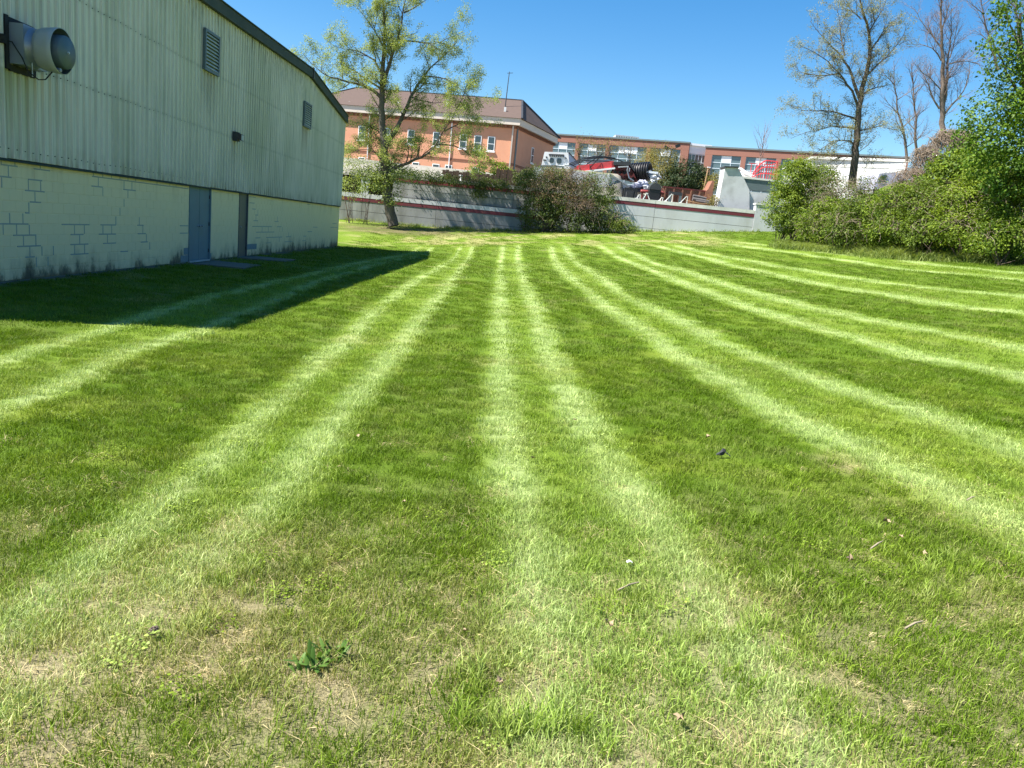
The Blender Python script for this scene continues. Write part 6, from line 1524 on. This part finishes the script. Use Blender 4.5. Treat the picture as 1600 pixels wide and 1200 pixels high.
# ------------------------------------------------------------------ small things lying on the lawn
def on_lawn(x, y, dz=0): return (x, y, gz(x, y) + dz)
wd = thing('plantain_weed', 'broad leafed dark green weed in the near lawn, left of centre', 'weed')
rr = random.Random(4)
for k in range(44):
    ca = ((-0.495, 2.412)[0] + (.045 if k % 2 else -.025) + rr.uniform(-.045, .045), (-0.495, 2.412)[1] + (.045 if k % 2 else -.02) + rr.uniform(-.04, .04)); p = Vector(on_lawn(*ca))
    az = rr.uniform(0, 6.28); L = rr.uniform(.05, .12); wv = rr.uniform(.007, .011); el = rr.uniform(.45, 1.3)
    d = Vector((math.cos(az) * math.cos(el), math.sin(az) * math.cos(el), math.sin(el))); sd = Vector((-math.sin(az), math.cos(az), 0)); upv = d.cross(sd) * -1
    vs = []; fs = []
    for i, (t_, ww) in enumerate(((0, .25), (.25, .7), (.55, 1), (.8, .75), (1, .08))):
        c = p + d * (L * t_) + Vector((0, 0, -.02 * t_ * t_)); vs += [c - sd * wv * ww + upv * wv * ww * .25, c, c + sd * wv * ww + upv * wv * ww * .25]
        if i: o = (i - 1) * 3; fs += [(o, o + 1, o + 4, o + 3), (o + 1, o + 2, o + 5, o + 4)]
    mb = MB(); mb.add(vs, fs); ob = mb.build('leaf', M['L_weed'], wd, True); set_attr(ob.data, 'tone', np.full(len(vs), rr.uniform(.1, .8), np.float32))
settle(wd)
bs = thing('plastic_scrap', 'twisted piece of black plastic lying in the grass at right', 'litter')
p = Vector(on_lawn(*(1.664, 5.029), .03))
mb = MB(); mb.prism([p + Vector(q) * .5 for q in ((-.05, 0, -.02), (.0, .01, .06), (.035, 0, .055), (.03, .01, .0), (.0, 0, -.015))], (0, .012, .01)); mb.build('sheet', M['black'], bs)
for a, b_ in (((-.09, -.02, -.01), (.01, 0, .05)), ((.02, 0, .05), (.11, -.03, -.01)), ((-.08, .0, .0), (-.03, .03, .02)), ((.05, 0, .03), (.085, .03, .0))): MB().bar(p + Vector(a) * .5, p + Vector(b_) * .5, .008, .004).build('strap', M['steel_dark'], bs)
settle(bs)
leafmesh = []
for s in range(3):
    rg = random.Random(s); mb = MB(); vs = [(0, -.03, .0)]
    for k in range(9):
        a = -math.pi / 2 + 2 * math.pi * (k + .5) / 9; r = .022 * (1 + .35 * ((k % 2) * 2 - 1)); vs.append((r * math.cos(a), r * 1.2 * math.sin(a), .010 + .012 * rg.uniform(-1, 1)))
    vs.append((0, 0, .0)); mb.add(vs, [(10, k, k + 1) for k in range(1, 9)] + [(10, 9, 0), (10, 0, 1)]); leafmesh.append(mb.mesh('dead_leaf', M['deadleaf'], True))
for i, (x, y) in enumerate([(-0.134, 4.304), (0.739, 5.874), (2.169, 3.78), (2.14, 3.578), (2.142, 3.374), (1.757, 3.298), (-0.373, 3.936), (0.361, 4.816), (0.695, 2.099), (0.014, 2.597), (0.139, 2.278), (0.553, 2.675), (3.173, 11.561), (-0.843, 5.221), (1.666, 5.414)]):
    o = bpy.data.objects.new('dead_leaf', leafmesh[i % 3]); sc_ = .42 + .14 * (i % 3); o.scale = (sc_, sc_, sc_ * 1.3); o.rotation_euler = (.4 * math.sin(i * 3), .4 * math.cos(i * 5), i * 2.4); o.location = on_lawn(x, y, .045)
    link(o); tag(o, 'small curled tan dead leaf lying in the mown grass', 'leaf', 'dead leaves on the lawn')
for (x, y, a, L, lab) in [(1.975, 3.482, 0.7, 0.13, 'straight pale dry twig in the grass above the coarse clumps at right'), (1.742, 2.705, 0.5, 0.11, 'pale dry twig by the clover patch at lower right'), (0.685, 3.005, 0.6, 0.12, 'brown twig in the worn patch right of centre'), (2.844, 4.155, 0.6, 0.09, 'short pale twig in the pale stripe at far right')]:
    p = Vector(on_lawn(x, y, .04)); d = Vector((math.cos(a), math.sin(a), .1)) * L / 2
    mb = MB(); mb.tube([p - d, p + Vector((.006, .004, .006)), p + d], [.004, .0045, .0025], 6); tag(mb.build('twig', M['straw'], None), lab, 'twig', 'dry twigs on the lawn')
for (x, y, lab) in [(0.73, 3.245, 'small white paper scrap in the near lawn right of centre')]:
    p = Vector(on_lawn(x, y, .04)); mb = MB(); mb.add([p + Vector(q) * .6 for q in ((-.022, -.012, 0), (.0, -.016, .012), (.024, -.006, -.002), (.02, .014, .004), (-.004, .012, .014), (-.024, .01, .002))], [(0, 1, 4, 5), (1, 2, 3, 4)]); tag(mb.build('paper_scrap', M['paper']), lab, 'litter')
# pine cone
p = Vector(on_lawn(*(-1.101, 2.554), .03)); pc = thing('pine_cone', 'small grey brown pine cone in the worn grass at lower left', 'cone')
for k in range(40):
    t_ = k / 40; a = k * 2.4; r = .011 * math.sin(math.pi * (.12 + .8 * t_)); c = p + Vector((r * math.cos(a), -.02 + .04 * t_, r * math.sin(a)))
    MB().box(c, (.008, .006, .008), (0, -a, 0)).build('scale', M['twig'], pc)
MB().bar(p + Vector((0, -.02, 0)), p + Vector((0, .02, 0)), .008).build('core', M['twig'], pc); settle(pc)
